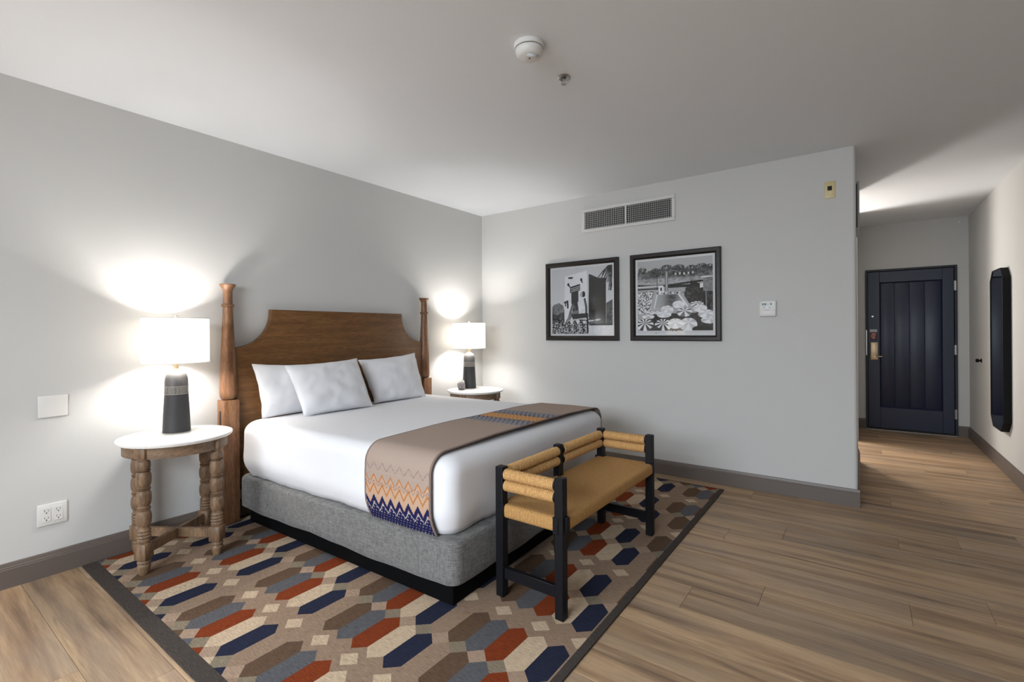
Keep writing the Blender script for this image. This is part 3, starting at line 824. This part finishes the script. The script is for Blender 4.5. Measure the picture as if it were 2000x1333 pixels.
# ------------------------------------------------------------------ bench
bx0, bx1, by0, by1 = 1.968, 2.278, -2.252, -1.243
bench = empty('bench', ((bx0+bx1)/2, (by0+by1)/2, 0)); tag(bench, 'low bench with woven cord seat and arms on a dark blue-black frame', 'bench')
bc = Vector(bench.location)
BRM = Matrix.Rotation(math.radians(-.6), 4, 'Z')
def bo(name, bm, mat, parent=bench, **k):
    bmesh.ops.translate(bm, vec=-bc, verts=bm.verts); bmesh.ops.rotate(bm, cent=(0, 0, 0), matrix=BRM, verts=bm.verts)
    return obj(name, bm, mat, parent, **k)
h = .0205; TOPZ = .592
for (x, y, zt_) in ((bx0, by0, TOPZ), (bx1, by0, TOPZ), (bx1, by1, TOPZ), (bx0, by1, TOPZ+.004), (bx0-.005, (by0+by1)/2, TOPZ)):
    bo('leg', box(B(), x-h, x+h, y-h, y+h, .0088, zt_, .003, 1), M_INK)
def wrapped_roll(a, b, r=.0245, pitch=.0088, seg=16, jit=.0007, seed=0):
    a, b = Vector(a), Vector(b); L = (b-a).length; n = int(L/pitch); rr = random.Random(seed); pr = [(r*.8, 0)]
    for i in range(n):
        z0 = i*L/n; q = r+rr.uniform(-jit, jit)
        pr += [(q-.0024, z0+.0004), (q+.0004, z0+L/n*.22), (q+.0010, z0+L/n*.5), (q+.0004, z0+L/n*.78), (q-.0024, z0+L/n-.0004)]
    pr.append((r*.8, L)); return lathe(B(), pr, seg, axis_mat(a, b))
ym = (by0+by1)/2
ZU, ZL = .5595, .5085
sd = 0
for zc in (ZU, ZL):
    for (a, b) in (((bx0, by0+h, zc), (bx0, ym-h, zc)), ((bx0, ym+h, zc), (bx0, by1-h, zc)), ((bx0+h, by0, zc), (bx1-h, by0, zc)), ((bx0+h, by1, zc), (bx1-h, by1, zc))):
        sd += 1; a_, b_ = Vector(a), Vector(b); d = (b_-a_).normalized()
        R_ = bo('wrapped_rail', wrapped_roll(a_+d*.004, b_-d*.004, seed=sd), M_CORD, ang=70)
        bo('rail_end', cyl(B(), a_-d*.002, a_+d*.006, .0235, 14), M_INK, R_); bo('rail_end', cyl(B(), b_-d*.006, b_+d*.002, .0235, 14), M_INK, R_)
# rush seat: rounded frame with envelope weave, split at the diagonals
SX0, SX1, SY0, SY1, ZS0, ZS1 = bx0-.020, bx1+.027, by0-.020, by1+.020, .366, .428
def seat_mesh():
    bm = B(); hx, hy = (SX1-SX0)/2, (SY1-SY0)/2; cx, cy = (SX0+SX1)/2, (SY0+SY1)/2
    levels = []; R_ = .018
    for a in np.linspace(-PI/2, 0, 4): levels.append((R_*(1-math.cos(a)), ZS0+R_*(1+math.sin(a))))
    for a in np.linspace(0, PI/2, 5): levels.append((R_*(1-math.cos(a)), ZS1-R_+R_*math.sin(a)))
    for d in (.045, .070, .10, .125, .145): levels.append((d, ZS1-.012*(d-.018)/.12))
    prev = None; notch = .049
    def seg(p, q, n): return [(p[0]+(q[0]-p[0])*i/n, p[1]+(q[1]-p[1])*i/n) for i in range(n)]
    N1, N2 = 12, 34
    for ins, z in levels:
        ax, ay = hx-ins, hy-ins; k = max(0.0006, notch-ins)
        lp = []; kinds = []
        for (sx, sy, horiz) in ((1, -1, 0), (1, 1, 1), (-1, 1, 0), (-1, -1, 1)):
            # leave corner (sx,sy) along the next side, counter-clockwise
            if not horiz:
                p, q = (sx*ax, sy*(ay-k)), (sx*ax, -sy*(ay-k)); nn = N2
                lp += [(sx*(ax-k), sy*(ay-k))]; kinds += [0]
            else:
                p, q = (sx*(ax-k), sy*ay), (-sx*(ax-k), sy*ay); nn = N1
                lp += [(sx*(ax-k), sy*(ay-k))]; kinds += [1]
            lp += seg(p, q, nn)+[q]; kinds += [horiz]*(nn+1)
        ring = [bm.verts.new((cx+a, cy+b, z)) for a, b in lp]
        if prev:
            m = len(ring)
            for i in range(m): bm.faces.new((prev[i], prev[(i+1) % m], ring[(i+1) % m], ring[i])).material_index = kinds[i]
        else: bm.faces.new(ring[::-1])
        prev = ring
    f = bm.faces.new(prev); f.material_index = 0
    return bm
seat = bo('woven_seat', seat_mesh(), [M_ROPE_Y, M_ROPE_X], ang=60)
# dark strips where the cords meet the legs
for (x, y) in ((bx1, by0), (bx0, by0), (bx1, by1), (bx0, by1)):
    sy = -1 if y == by0 else 1; sx = 1 if x == bx1 else -1
    bm = B(); e = .0035
    box(bm, min(x, x+sx*(h+.0085)), max(x, x+sx*(h+.0085)), min(y+sy*0, y-sy*(h+.006)), max(y, y-sy*(h+.006)), ZS0-.004, ZS1+.003, .002, 1)
    box(bm, min(x, x-sx*(h+.006)), max(x, x-sx*(h+.006)), min(y, y+sy*(h+.004)), max(y, y+sy*(h+.004)), ZS0-.004, ZS1+.003, .002, 1)
    bo('corner_block', bm, M_INK)
for y in (by0, by1): bo('stretcher', box(B(), bx0+h, bx1-h, y-.011, y+.011, .092, .142, .002, 1), M_INK)
bo('seat_rail', box(B(), bx0-.01, bx0+.012, by0+.03, by1-.03, .340, .364, .002, 1), M_INK)

# ------------------------------------------------------------------ framed prints (painted in plain shapes)
def canvas(n): return np.full((n, n), .7, dtype=np.float64)
GN = 250
yy_, xx_ = np.mgrid[0:GN, 0:GN]; U = (xx_+.5)/GN; V_ = (yy_+.5)/GN
def vnoise(sx, sy, seed, oct=3):
    out = np.zeros((GN, GN)); amp = 1; tot = 0
    r_ = np.random.default_rng(seed)
    for o_ in range(oct):
        gx_, gy_ = int(sx*2**o_)+2, int(sy*2**o_)+2; g = r_.random((gy_, gx_))
        fx, fy = U*(gx_-1.001), V_*(gy_-1.001); ix, iy = fx.astype(int), fy.astype(int); tx, ty = fx-ix, fy-iy
        ix2, iy2 = np.minimum(ix+1, gx_-1), np.minimum(iy+1, gy_-1)
        out += amp*((g[iy, ix]*(1-tx)+g[iy, ix2]*tx)*(1-ty)+(g[iy2, ix]*(1-tx)+g[iy2, ix2]*tx)*ty); tot += amp; amp *= .6
    return out/tot
def inpoly(poly):
    m = np.zeros((GN, GN), bool); n = len(poly)
    for i in range(n):
        (x1, y1), (x2, y2) = poly[i], poly[(i+1) % n]
        c = ((y1 > V_) != (y2 > V_)) & (U < (x2-x1)*(V_-y1)/((y2-y1) or 1e-9)+x1); m ^= c
    return m
def inell(cx, cy, rx, ry): return ((U-cx)/rx)**2+((V_-cy)/ry)**2 < 1
def stroke(pts, wd):
    m = np.zeros((GN, GN), bool)
    for (x1, y1), (x2, y2) in zip(pts, pts[1:]):
        dx, dy = x2-x1, y2-y1; L = dx*dx+dy*dy; t_ = np.clip(((U-x1)*dx+(V_-y1)*dy)/L, 0, 1)
        m |= (U-x1-t_*dx)**2+(V_-y1-t_*dy)**2 < wd*wd
    return m
def put(A, m, v):
    A[m] = v[m] if isinstance(v, np.ndarray) else v
def print_one():
    A = .70+.06*V_
    n1, n2, n3 = vnoise(34, 34, 1, 4), vnoise(24, 60, 2), .35*vnoise(40, 40, 4)+.65*vnoise(110, 110, 3, 1)
    put(A, inpoly([(.23, .12), (.60, .05), (.60, .93), (.20, .93)]), .77+.05*n1)
    put(A, (V_ > .58+.06*np.sin(U*40)) & (U < .215) & (V_ < .93), .10+.55*np.clip(n1*n1*1.2, 0, 1))
    put(A, inell(.10, .62, .11, .09), .16+.5*n1)
    tower = inpoly([(.63, .105), (.70, .135), (.78, .175), (.90, .185), (.90, .86), (.62, .86)])
    put(A, tower, np.clip(.11+.02*n1+np.clip((V_-.62)/.2, 0, 1)*(.36-abs(U-.74)*1.2), .08, .6))
    put(A, inpoly([(.905, .55), (1, .5), (1, .86), (.905, .86)]), .16+.35*n2)
    put(A, (U > .63) & (V_ > .86), .70+.12*n3); put(A, (U > .63) & (abs(V_-.865) < .012), .25)
    put(A, stroke([(.63, .81), (.80, .79)], .012) & (n3 > .4), .92)
    for k in range(16):
        a = .3+k*.17; L = .13+.16*((k*37) % 10)/10
        put(A, stroke([(.97, -.02), (.97-L*.6*math.cos(a), L*math.sin(a)*.7+.02), (.97-L*math.cos(a), L*math.sin(a)+.09)], .007) , .20)
    put(A, stroke([(.985, .05), (.975, .36)], .012), .18)
    put(A, inell(.325, .145, .045, .015), .12); put(A, inell(.285, .245, .018, .022), .15); put(A, stroke([(.285, .245), (.31, .28)], .010), .16)
    put(A, inell(.505, .185, .018, .025), .15); put(A, stroke([(.505, .185), (.52, .225)], .010), .16)
    put(A, inpoly([(.335, .36), (.455, .345), (.455, .66), (.34, .66)]), .17+.12*n1)
    put(A, inpoly([(.315, .285), (.485, .245), (.485, .345), (.315, .380)]), .14)
    for k, yy in enumerate((.30, .325, .35)):
        for q in range(7): put(A, stroke([(.335+q*.021, yy+.012-q*.005), (.345+q*.021, yy+.008-q*.005)], .0045), .78)
    put(A, stroke([(.22, .52), (.27, .50), (.275, .60)], .014), .16); put(A, stroke([(.24, .52), (.235, .57)], .010), .16)
    # seated figure in sun clothes, shown as plain light and dark shapes
    put(A, stroke([(.14, .87), (.27, .82), (.36, .56)], .020), .66); put(A, stroke([(.30, .72), (.36, .55), (.40, .60), (.385, .70)], .014), .35)
    put(A, stroke([(.24, .86), (.34, .70), (.47, .66)], .028), .45); put(A, inpoly([(.44, .52), (.55, .44), (.58, .50), (.57, .70), (.47, .72)]), .86-.15*n1)
    put(A, stroke([(.56, .48), (.585, .60), (.58, .74)], .016), .30); put(A, inell(.515, .41, .033, .040), .62); put(A, inell(.54, .405, .030, .045) & (U > .525), .16)
    put(A, inpoly([(.33, .70), (.60, .69), (.60, .76), (.36, .78)]), .18+.1*n3)
    put(A, stroke([(.30, .80), (.62, .765)], .012), .72); put(A, stroke([(.47, .79), (.60, .80)], .008), .12)
    low = (V_ > .82+.03*np.sin(U*60)) & (U < .62); put(A, low, np.where(n3 > .56, .72, .08+.25*n1))
    for k in range(6): put(A, stroke([(.30+k*.055, .80), (.30+k*.055+.01, .97)], .006), .70 if k % 2 else .10)
    put(A, stroke([(.600, .70), (.608, .97)], .012), .12)
    return np.clip(A, .03, .95)
def print_two():
    n1, n2, n3, n4 = vnoise(44, 44, 11, 3), vnoise(30, 70, 12), .4*vnoise(45, 45, 15)+.6*vnoise(120, 120, 13, 1), vnoise(14, 14, 14)
    A = .62+.10*V_
    put(A, V_ > .10+.06*n4+.02*n3, .18+.45*n1)
    for cx, cy, r_ in ((.07, .10, .06), (.26, .14, .08), (.41, .12, .10), (.57, .13, .10), (.74, .14, .09), (.86, .12, .08), (.96, .12, .06)):
        m = inell(cx, cy+.03, r_, r_*.8) & (n3 > .40); put(A, m, .13+.3*n1)
    put(A, (V_ > .25) & (V_ < .36), .30+.5*n2)
    put(A, (V_ > .30) & (V_ < .45), .52+.18*n2); put(A, abs(V_-.335-.02*np.sin(U*5)) < .013, .16)
    put(A, (abs(V_-.37) < .018) & (U > .42) & (U < .75), .14); put(A, (abs(V_-.39) < .012) & (U < .3), .18); put(A, (abs(V_-.355) < .008) & (U < .36), .78)
    for k in range(10): put(A, inell(.5+k*.028, .20+.004*(k % 3), .012, .018), .74 if k % 2 else .2)
    put(A, inpoly([(.24, .44), (.62, .44), (.72, .60), (.80, .75), (.08, .78), (.10, .70)]), .60+.06*n3)
    put(A, inpoly([(.275, .475), (.565, .475), (.635, .60), (.625, .63), (.235, .655)]), np.clip(.62-.30*np.exp(-((U-.47)/.10)**2)*(.4+n2), .25, .8))
    put(A, stroke([(.275, .475), (.235, .655)], .008), .80); put(A, stroke([(.565, .475), (.68, .64)], .010), .82)
    for a in (.395, .418): put(A, stroke([(a, .16), (a, .42)], .010), .45)
    put(A, stroke([(.405, .17), (.405, .42)], .006), .70); put(A, stroke([(.275, .22), (.275, .40)], .005), .15)
    put(A, inpoly([(.295, .355), (.365, .355), (.372, .465), (.300, .470)]), .84); put(A, inell(.332, .40, .014, .025), .16)
    for k in range(12): put(A, inell(.28+k*.03, .452+.008*(k % 2), .010, .012), (.12, .85, .5)[k % 3])
    put(A, inpoly([(.66, .40), (.74, .32), (.86, .37), (1, .40), (1, .72), (.86, .70), (.70, .60), (.64, .50)]), .05+.35*n1*n1*1.4)
    put(A, inpoly([(.73, .30), (.86, .36), (.84, .40), (.72, .34)]), .13); put(A, inpoly([(.84, .355), (.88, .345), (.885, .40), (.84, .41)]), .80)
    put(A, inpoly([(.88, .28), (1, .27), (1, .46), (.88, .45)]), .34+.25*n2); put(A, stroke([(.86, .27), (.99, .265)], .007), .82)
    put(A, stroke([(.915, .45), (.92, .70)], .006), .5)
    m = (U < .22-.14*(V_-.42)) & (V_ > .42) & (V_ < .76); put(A, m, np.where(n3 > .50, .82, .15+.3*n1))
    put(A, (V_ > .73) & (U > .12), np.where(n1 > .52, .20, .10+.3*n3)); put(A, (V_ > .73) & (U < .13), .55+.1*n1)
    def brolly(cx, cy, rx, ry, st=14, ph=0., lo=.30, hi=.82):
        m = inell(cx, cy, rx, ry); a = np.arctan2((V_-cy+ry*.35)/ry, (U-cx)/rx)
        put(A, m, np.where(np.sin(a*st/2+ph) > 0, hi, lo)+.05*n3)
    for k in range(9): brolly(.16+k*.022, .70+.012*(k % 3), .03, .016, 2, 0, .6, .86)
    brolly(.15, .77, .085, .035, 6, 0, .62, .86); brolly(.41, .685, .085, .062, 8, .5, .70, .86); brolly(.37, .745, .10, .045, 8, .2, .72, .86)
    brolly(.565, .615, .082, .050, 8, .1, .74, .86); brolly(.64, .72, .10, .062, 12, .3, .42, .86); brolly(.80, .615, .085, .035, 12, .1, .40, .84)
    brolly(.84, .675, .090, .05, 8, 0, .72, .86); brolly(.92, .75, .105, .055, 8, 0, .68, .82); brolly(.96, .83, .11, .045, 8, .4, .66, .80)
    brolly(.10, .885, .125, .085, 18, .2, .25, .86); brolly(.355, .89, .115, .085, 18, .1, .25, .86); brolly(.69, .885, .115, .09, 10, 0, .66, .84); brolly(.52, .87, .10, .07, 10, 0, .7, .86)
    put(A, inell(.24, .955, .07, .045), .22+.1*n1); put(A, inell(.86, .945, .12, .045), .08+.25*n1*n1); put(A, (V_ > .965) & (n4 > .3), .72)
    return np.clip(A, .03, .95)
def framed(x0, x1, z0, z1, paint, label):
    t = empty('framed_picture', ((x0+x1)/2, 0, z0)); W, Hh = x1-x0, z1-z0; tag(t, label, 'picture', 'framed photographs on the back wall')
    fw_, dp = .044, .028
    bm = B(); prof = [(0, 0), (0, -dp), (.006, -dp-.003), (.030, -dp-.003), (fw_, -dp+.010), (fw_, 0)]
    C = [(-W/2, 0), (W/2, 0), (W/2, Hh), (-W/2, Hh)]; inn = [(1, 1), (-1, 1), (-1, -1), (1, -1)]
    rings = [[bm.verts.new((C[k][0]+inn[k][0]*a, d, C[k][1]+inn[k][1]*a)) for a, d in prof] for k in range(4)]
    for k in range(4):
        A, Bq = rings[k], rings[(k+1) % 4]
        for i in range(len(prof)-1): bm.faces.new((A[i], Bq[i], Bq[i+1], A[i+1]))
    bmesh.ops.recalc_face_normals(bm, faces=bm.faces); obj('frame', bm, M_FRAME, t, smooth=False)
    e = fw_-.004
    obj('mat_board', box(B(), -W/2+e, W/2-e, -.010, -.001, e, Hh-e), M_MATB, t, smooth=False)
    A = paint(); m_ = .018; px_ = W/2-fw_-m_; z_lo, z_hi = fw_+m_, Hh-fw_-m_
    vs, fs, cs = [], [], []
    for j in range(GN+1):
        for i in range(GN+1): vs.append((-px_+2*px_*i/GN, -.0104, z_hi-(z_hi-z_lo)*j/GN))
    for j in range(GN):
        for i in range(GN):
            a = j*(GN+1)+i; fs.append((a, a+GN+1, a+GN+2, a+1)); g = .012+.9*min(1, max(0, (A[j, i]-.12)/.70))**1.9; cs.append((g, g, g*1.02, 1))
    me = color_mesh('print', vs, fs, cs, M_PRINT); po = bpy.data.objects.new('print', me); COL.objects.link(po); po.parent = t
    obj('glass_pane', box(B(), -W/2+e, W/2-e, -.0165, -.0145, e, Hh-e), M_GLASS, t, smooth=False)
    return t
framed(.820, 1.567, 1.113, 1.851, print_one, 'black framed monochrome photo of a reclining sunbather beside a dark tower, left of the pair')
framed(1.676, 2.412, 1.115, 1.851, print_two, 'black framed monochrome photo of a pool with striped umbrellas, right of the pair')

# ------------------------------------------------------------------ air vent
vx0, vx1, vz0, vz1 = 1.205, 2.060, 2.106, 2.322
t = empty('air_vent', ((vx0+vx1)/2, 0, vz0)); tag(t, 'long white air vent grille high on the back wall', 'vent')
W, Hh = vx1-vx0, vz1-vz0; b_ = .030
bm = B()
for a, c, d, e in ((-W/2, W/2, 0, b_), (-W/2, W/2, Hh-b_, Hh), (-W/2, -W/2+b_, b_, Hh-b_), (W/2-b_, W/2, b_, Hh-b_)): box(bm, a, c, -.012, -.0005, d, e, .003, 1)
obj('frame', bm, M_VENT, t)
obj('duct_back', box(B(), -W/2+b_, W/2-b_, -.0012, -.0004, b_, Hh-b_), M_DUCT, t)
obj('centre_bar', box(B(), -.008, .008, -.011, -.0014, b_, Hh-b_), M_VENT, t)
bm = B(); n = 46
for i in range(n):
    x = -W/2+b_+(i+.5)*(W-2*b_)/n
    if abs(x) < .012: continue
    box(bm, x-.0013, x+.0013, -.0105, -.0062, b_, Hh-b_)
tag(obj('vertical_louvers', bm, M_VENT, t, smooth=False), kind='stuff')
bm = B()
for i in range(9):
    z = b_+(i+.5)*(Hh-2*b_)/9; box(bm, -W/2+b_, W/2-b_, -.0058, -.0018, z-.0016, z+.0016)
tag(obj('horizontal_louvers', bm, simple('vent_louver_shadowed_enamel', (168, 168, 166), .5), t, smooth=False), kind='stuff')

# ------------------------------------------------------------------ thermostat, brass plate
t = empty('thermostat', (2.733, 0, 1.298)); tag(t, 'white digital thermostat on the back wall right of the pictures', 'thermostat')
obj('housing', box(B(), -.055, .055, -.026, -.0005, 0, .118, .007, 3), M_PLASTIC, t)
obj('display', box(B(), -.040, .030, -.0275, -.0262, .080, .102), M_LCD, t)
for a in (-.034, -.024, -.014, .020): obj('digit', box(B(), a, a+.005, -.0279, -.0276, .084, .098), M_DARK, t)
obj('lower_flap', box(B(), -.050, .050, -.0290, -.0262, .004, .052, .002, 2), M_PLASTIC, t)
for a in (-.028, .008): obj('button', box(B(), a, a+.012, -.0285, -.0262, .060, .072, .002, 1), M_PLASTIC_G, t)
obj('pull_tab', box(B(), -.014, .012, -.0302, -.0291, .044, .051, .001, 1), M_PLASTIC_G, t)
t = empty('wall_plate', (3.118, 0, 2.106)); tag(t, 'small ivory brass control plate high on the wall near the hall corner', 'wall plate')
obj('plate', box(B(), -.031, .031, -.007, -.0005, 0, .118, .003, 2), M_IVORY, t)
obj('sensor_window', box(B(), -.014, .012, -.0085, -.0071, .054, .084), M_DARK, t)
M_PB = simple('pale_brass', (226, 208, 150), .35)
for a in (-.016, .010): obj('knob', cyl(B(), (a, -.0071, .030), (a, -.011, .030), .007, 12), M_PB, t)
# ------------------------------------------------------------------ plates on the bed wall
def plate(y0, y1, z0, z1, name, label, cat):
    t = empty(name, (0, (y0+y1)/2, z0)); tag(t, label, cat)
    w_, h_ = (y1-y0)/2, z1-z0
    pl = obj('cover_plate', box(B(), .0005, .0065, -w_, w_, 0, h_, .0045, 3), M_PLASTIC, t)
    return t, w_, h_
plate(-3.441, -3.328, .787, .897, 'blank_wall_plate', 'blank white double wall plate on the left wall above the outlet', 'wall plate')
t, w_, h_ = plate(-3.446, -3.334, .250, .358, 'power_outlet', 'white double power outlet low on the left wall', 'outlet')
for yc in (-.022, .022):
    q = obj('receptacle', box(B(), .0066, .0082, yc-.0165, yc+.0165, h_/2-.034, h_/2+.034, .001, 1), M_PLASTIC, t)
    bm = B()
    for zc in (h_/2-.018, h_/2+.017):
        box(bm, .0083, .0086, yc-.0075, yc-.0055, zc, zc+.008); box(bm, .0083, .0086, yc+.0055, yc+.0075, zc, zc+.007)
        lathe(bm, [(0, 0), (.0028, 0), (.0028, .0003), (0, .0003)], 10, axis_mat((.0083, yc, zc-.007), (.0086, yc, zc-.007)))
    obj('slots', bm, M_DARK, q, smooth=False)
# ------------------------------------------------------------------ ceiling fittings
t = empty('smoke_detector', (2.129, -2.250, H)); tag(t, 'round white smoke detector on the ceiling', 'smoke detector')
obj('mounting_ring', lathe(B(), [(0, -.0005), (.066, -.0005), (.067, -.004), (.066, -.016), (.063, -.020), (0, -.020)], 48), M_PLASTIC, t, ang=30)
obj('vent_gap', lathe(B(), [(0, -.020), (.056, -.020), (.056, -.0235), (0, -.0235)], 40), M_DARK, t)
obj('dome', lathe(B(), [(0, -.0235), (.060, -.0235), (.061, -.027), (.058, -.040), (.050, -.052), (.040, -.057), (0, -.058)], 48), M_PLASTIC, t, ang=30)
Mk = Matrix.Translation((.022, -.008, -.050)) @ Matrix.Rotation(math.radians(200), 4, 'X') @ Matrix.Rotation(math.radians(-25), 4, 'Y')
obj('sounder', lathe(B(), [(0, 0), (.026, 0), (.026, .009), (.022, .013), (.018, .010), (0, .010)], 28, Mk), M_PLASTIC_G, t)
bm = B()
for a in (-.006, .004): box(bm, .016+a*2, .021+a*2, -.010, -.004, -.0655, -.064)
obj('sounder_slot', bm, M_DARK, t, smooth=False)
def sprinkler(loc, label):
    t = empty('fire_sprinkler', loc); tag(t, label, 'sprinkler')
    obj('escutcheon', lathe(B(), [(.012, -.0005), (.032, -.0005), (.033, -.003), (.024, -.007), (.018, -.002), (.012, -.002)], 32, cap=False), M_STEEL, t)
    obj('recess', lathe(B(), [(0, -.0006), (.018, -.0006), (.018, -.0016), (0, -.0016)], 24), M_DARK, t)
    bm = B(); cyl(bm, (0, 0, -.0016), (0, 0, -.014), .0085, 14)
    for s_ in (-1, 1): tube(bm, [(s_*.008, 0, -.012), (s_*.011, 0, -.022), (s_*.004, 0, -.034)], .0018, 6)
    lathe(bm, [(0, -.034), (.013, -.034), (.013, -.0355), (0, -.0355)], 20); obj('head', bm, M_STEEL, t)
    return t
sprinkler((2.117, -1.930, H), 'small chrome fire sprinkler on the ceiling beyond the smoke detector')
t = empty('sidewall_sprinkler', (4.185, YE, 2.385)); tag(t, 'tiny white sprinkler high above the entry door', 'sprinkler')
obj('cap', lathe(B(), [(0, 0), (.016, 0), (.016, .006), (.010, .012), (.010, .026), (0, .028)], 16, axis_mat((0, -.0005, 0), (0, -.03, 0))), M_PLASTIC, t)
# ------------------------------------------------------------------ hall mirror, bumper, panel
my0, my1, mz0, mz1, md_ = 1.425, 1.885, .358, 1.692, .049
t = empty('wall_mirror', (XR, (my0+my1)/2, mz0)); tag(t, 'tall narrow mirror with deep black clipped-corner frame on the hall wall', 'mirror')
hw, hh = (my1-my0)/2, mz1-mz0; c1, c2 = .085, .085
def octa(ins): 
    a, lo, hi, c = hw-ins, ins, hh-ins, c1-ins*.45
    return [(-a+c, lo), (a-c, lo), (a, lo+c), (a, hi-c), (a-c, hi), (-a+c, hi), (-a, hi-c), (-a, lo+c)]
bm = B(); outer0 = [bm.verts.new((-.0005, a, b)) for a, b in octa(0)]; outer1 = [bm.verts.new((-md_, a, b)) for a, b in octa(0)]
in1 = [bm.verts.new((-md_, a, b)) for a, b in octa(.010)]; in0 = [bm.verts.new((-md_+.006, a, b)) for a, b in octa(.012)]
for A, Bq in ((outer0, outer1), (outer1, in1), (in1, in0)):
    for i in range(8): bm.faces.new((A[i], A[(i+1) % 8], Bq[(i+1) % 8], Bq[i]))
bm.faces.new(outer0[::-1]); bmesh.ops.recalc_face_normals(bm, faces=bm.faces); obj('frame', bm, M_BLACK, t, smooth=False)
bm = B(); prism(bm, octa(.0122), 'x', -md_+.005, -md_+.010); obj('mirror_glass', bm, M_MIRROR, t, smooth=False)
t = empty('wall_bumper', (XR, 2.575, .881)); tag(t, 'small black door bumper on the hall wall beside the mirror', 'bumper')
obj('stem', lathe(B(), [(0, 0), (.020, 0), (.020, .006), (.009, .010), (.009, .022), (0, .022)], 16, axis_mat((-.0005, 0, 0), (-.05, 0, 0))), M_BLACK, t)
obj('knob', lathe(B(), [(0, .022), (.017, .022), (.019, .030), (.016, .042), (0, .045)], 16, axis_mat((-.0005, 0, 0), (-.05, 0, 0))), M_BLACK, t)
t = empty('access_panel', (XE, .55, 1.93)); tag(t, 'slim pale panel with dark edge high on the hall side wall', 'wall panel')
obj('panel_body', box(B(), .0005, .020, -.17, .17, 0, .36, .002, 1), M_PLASTIC_G, t)
obj('edge_gasket', box(B(), .0005, .007, -.185, -.1705, .02, .34), M_DARK, t)
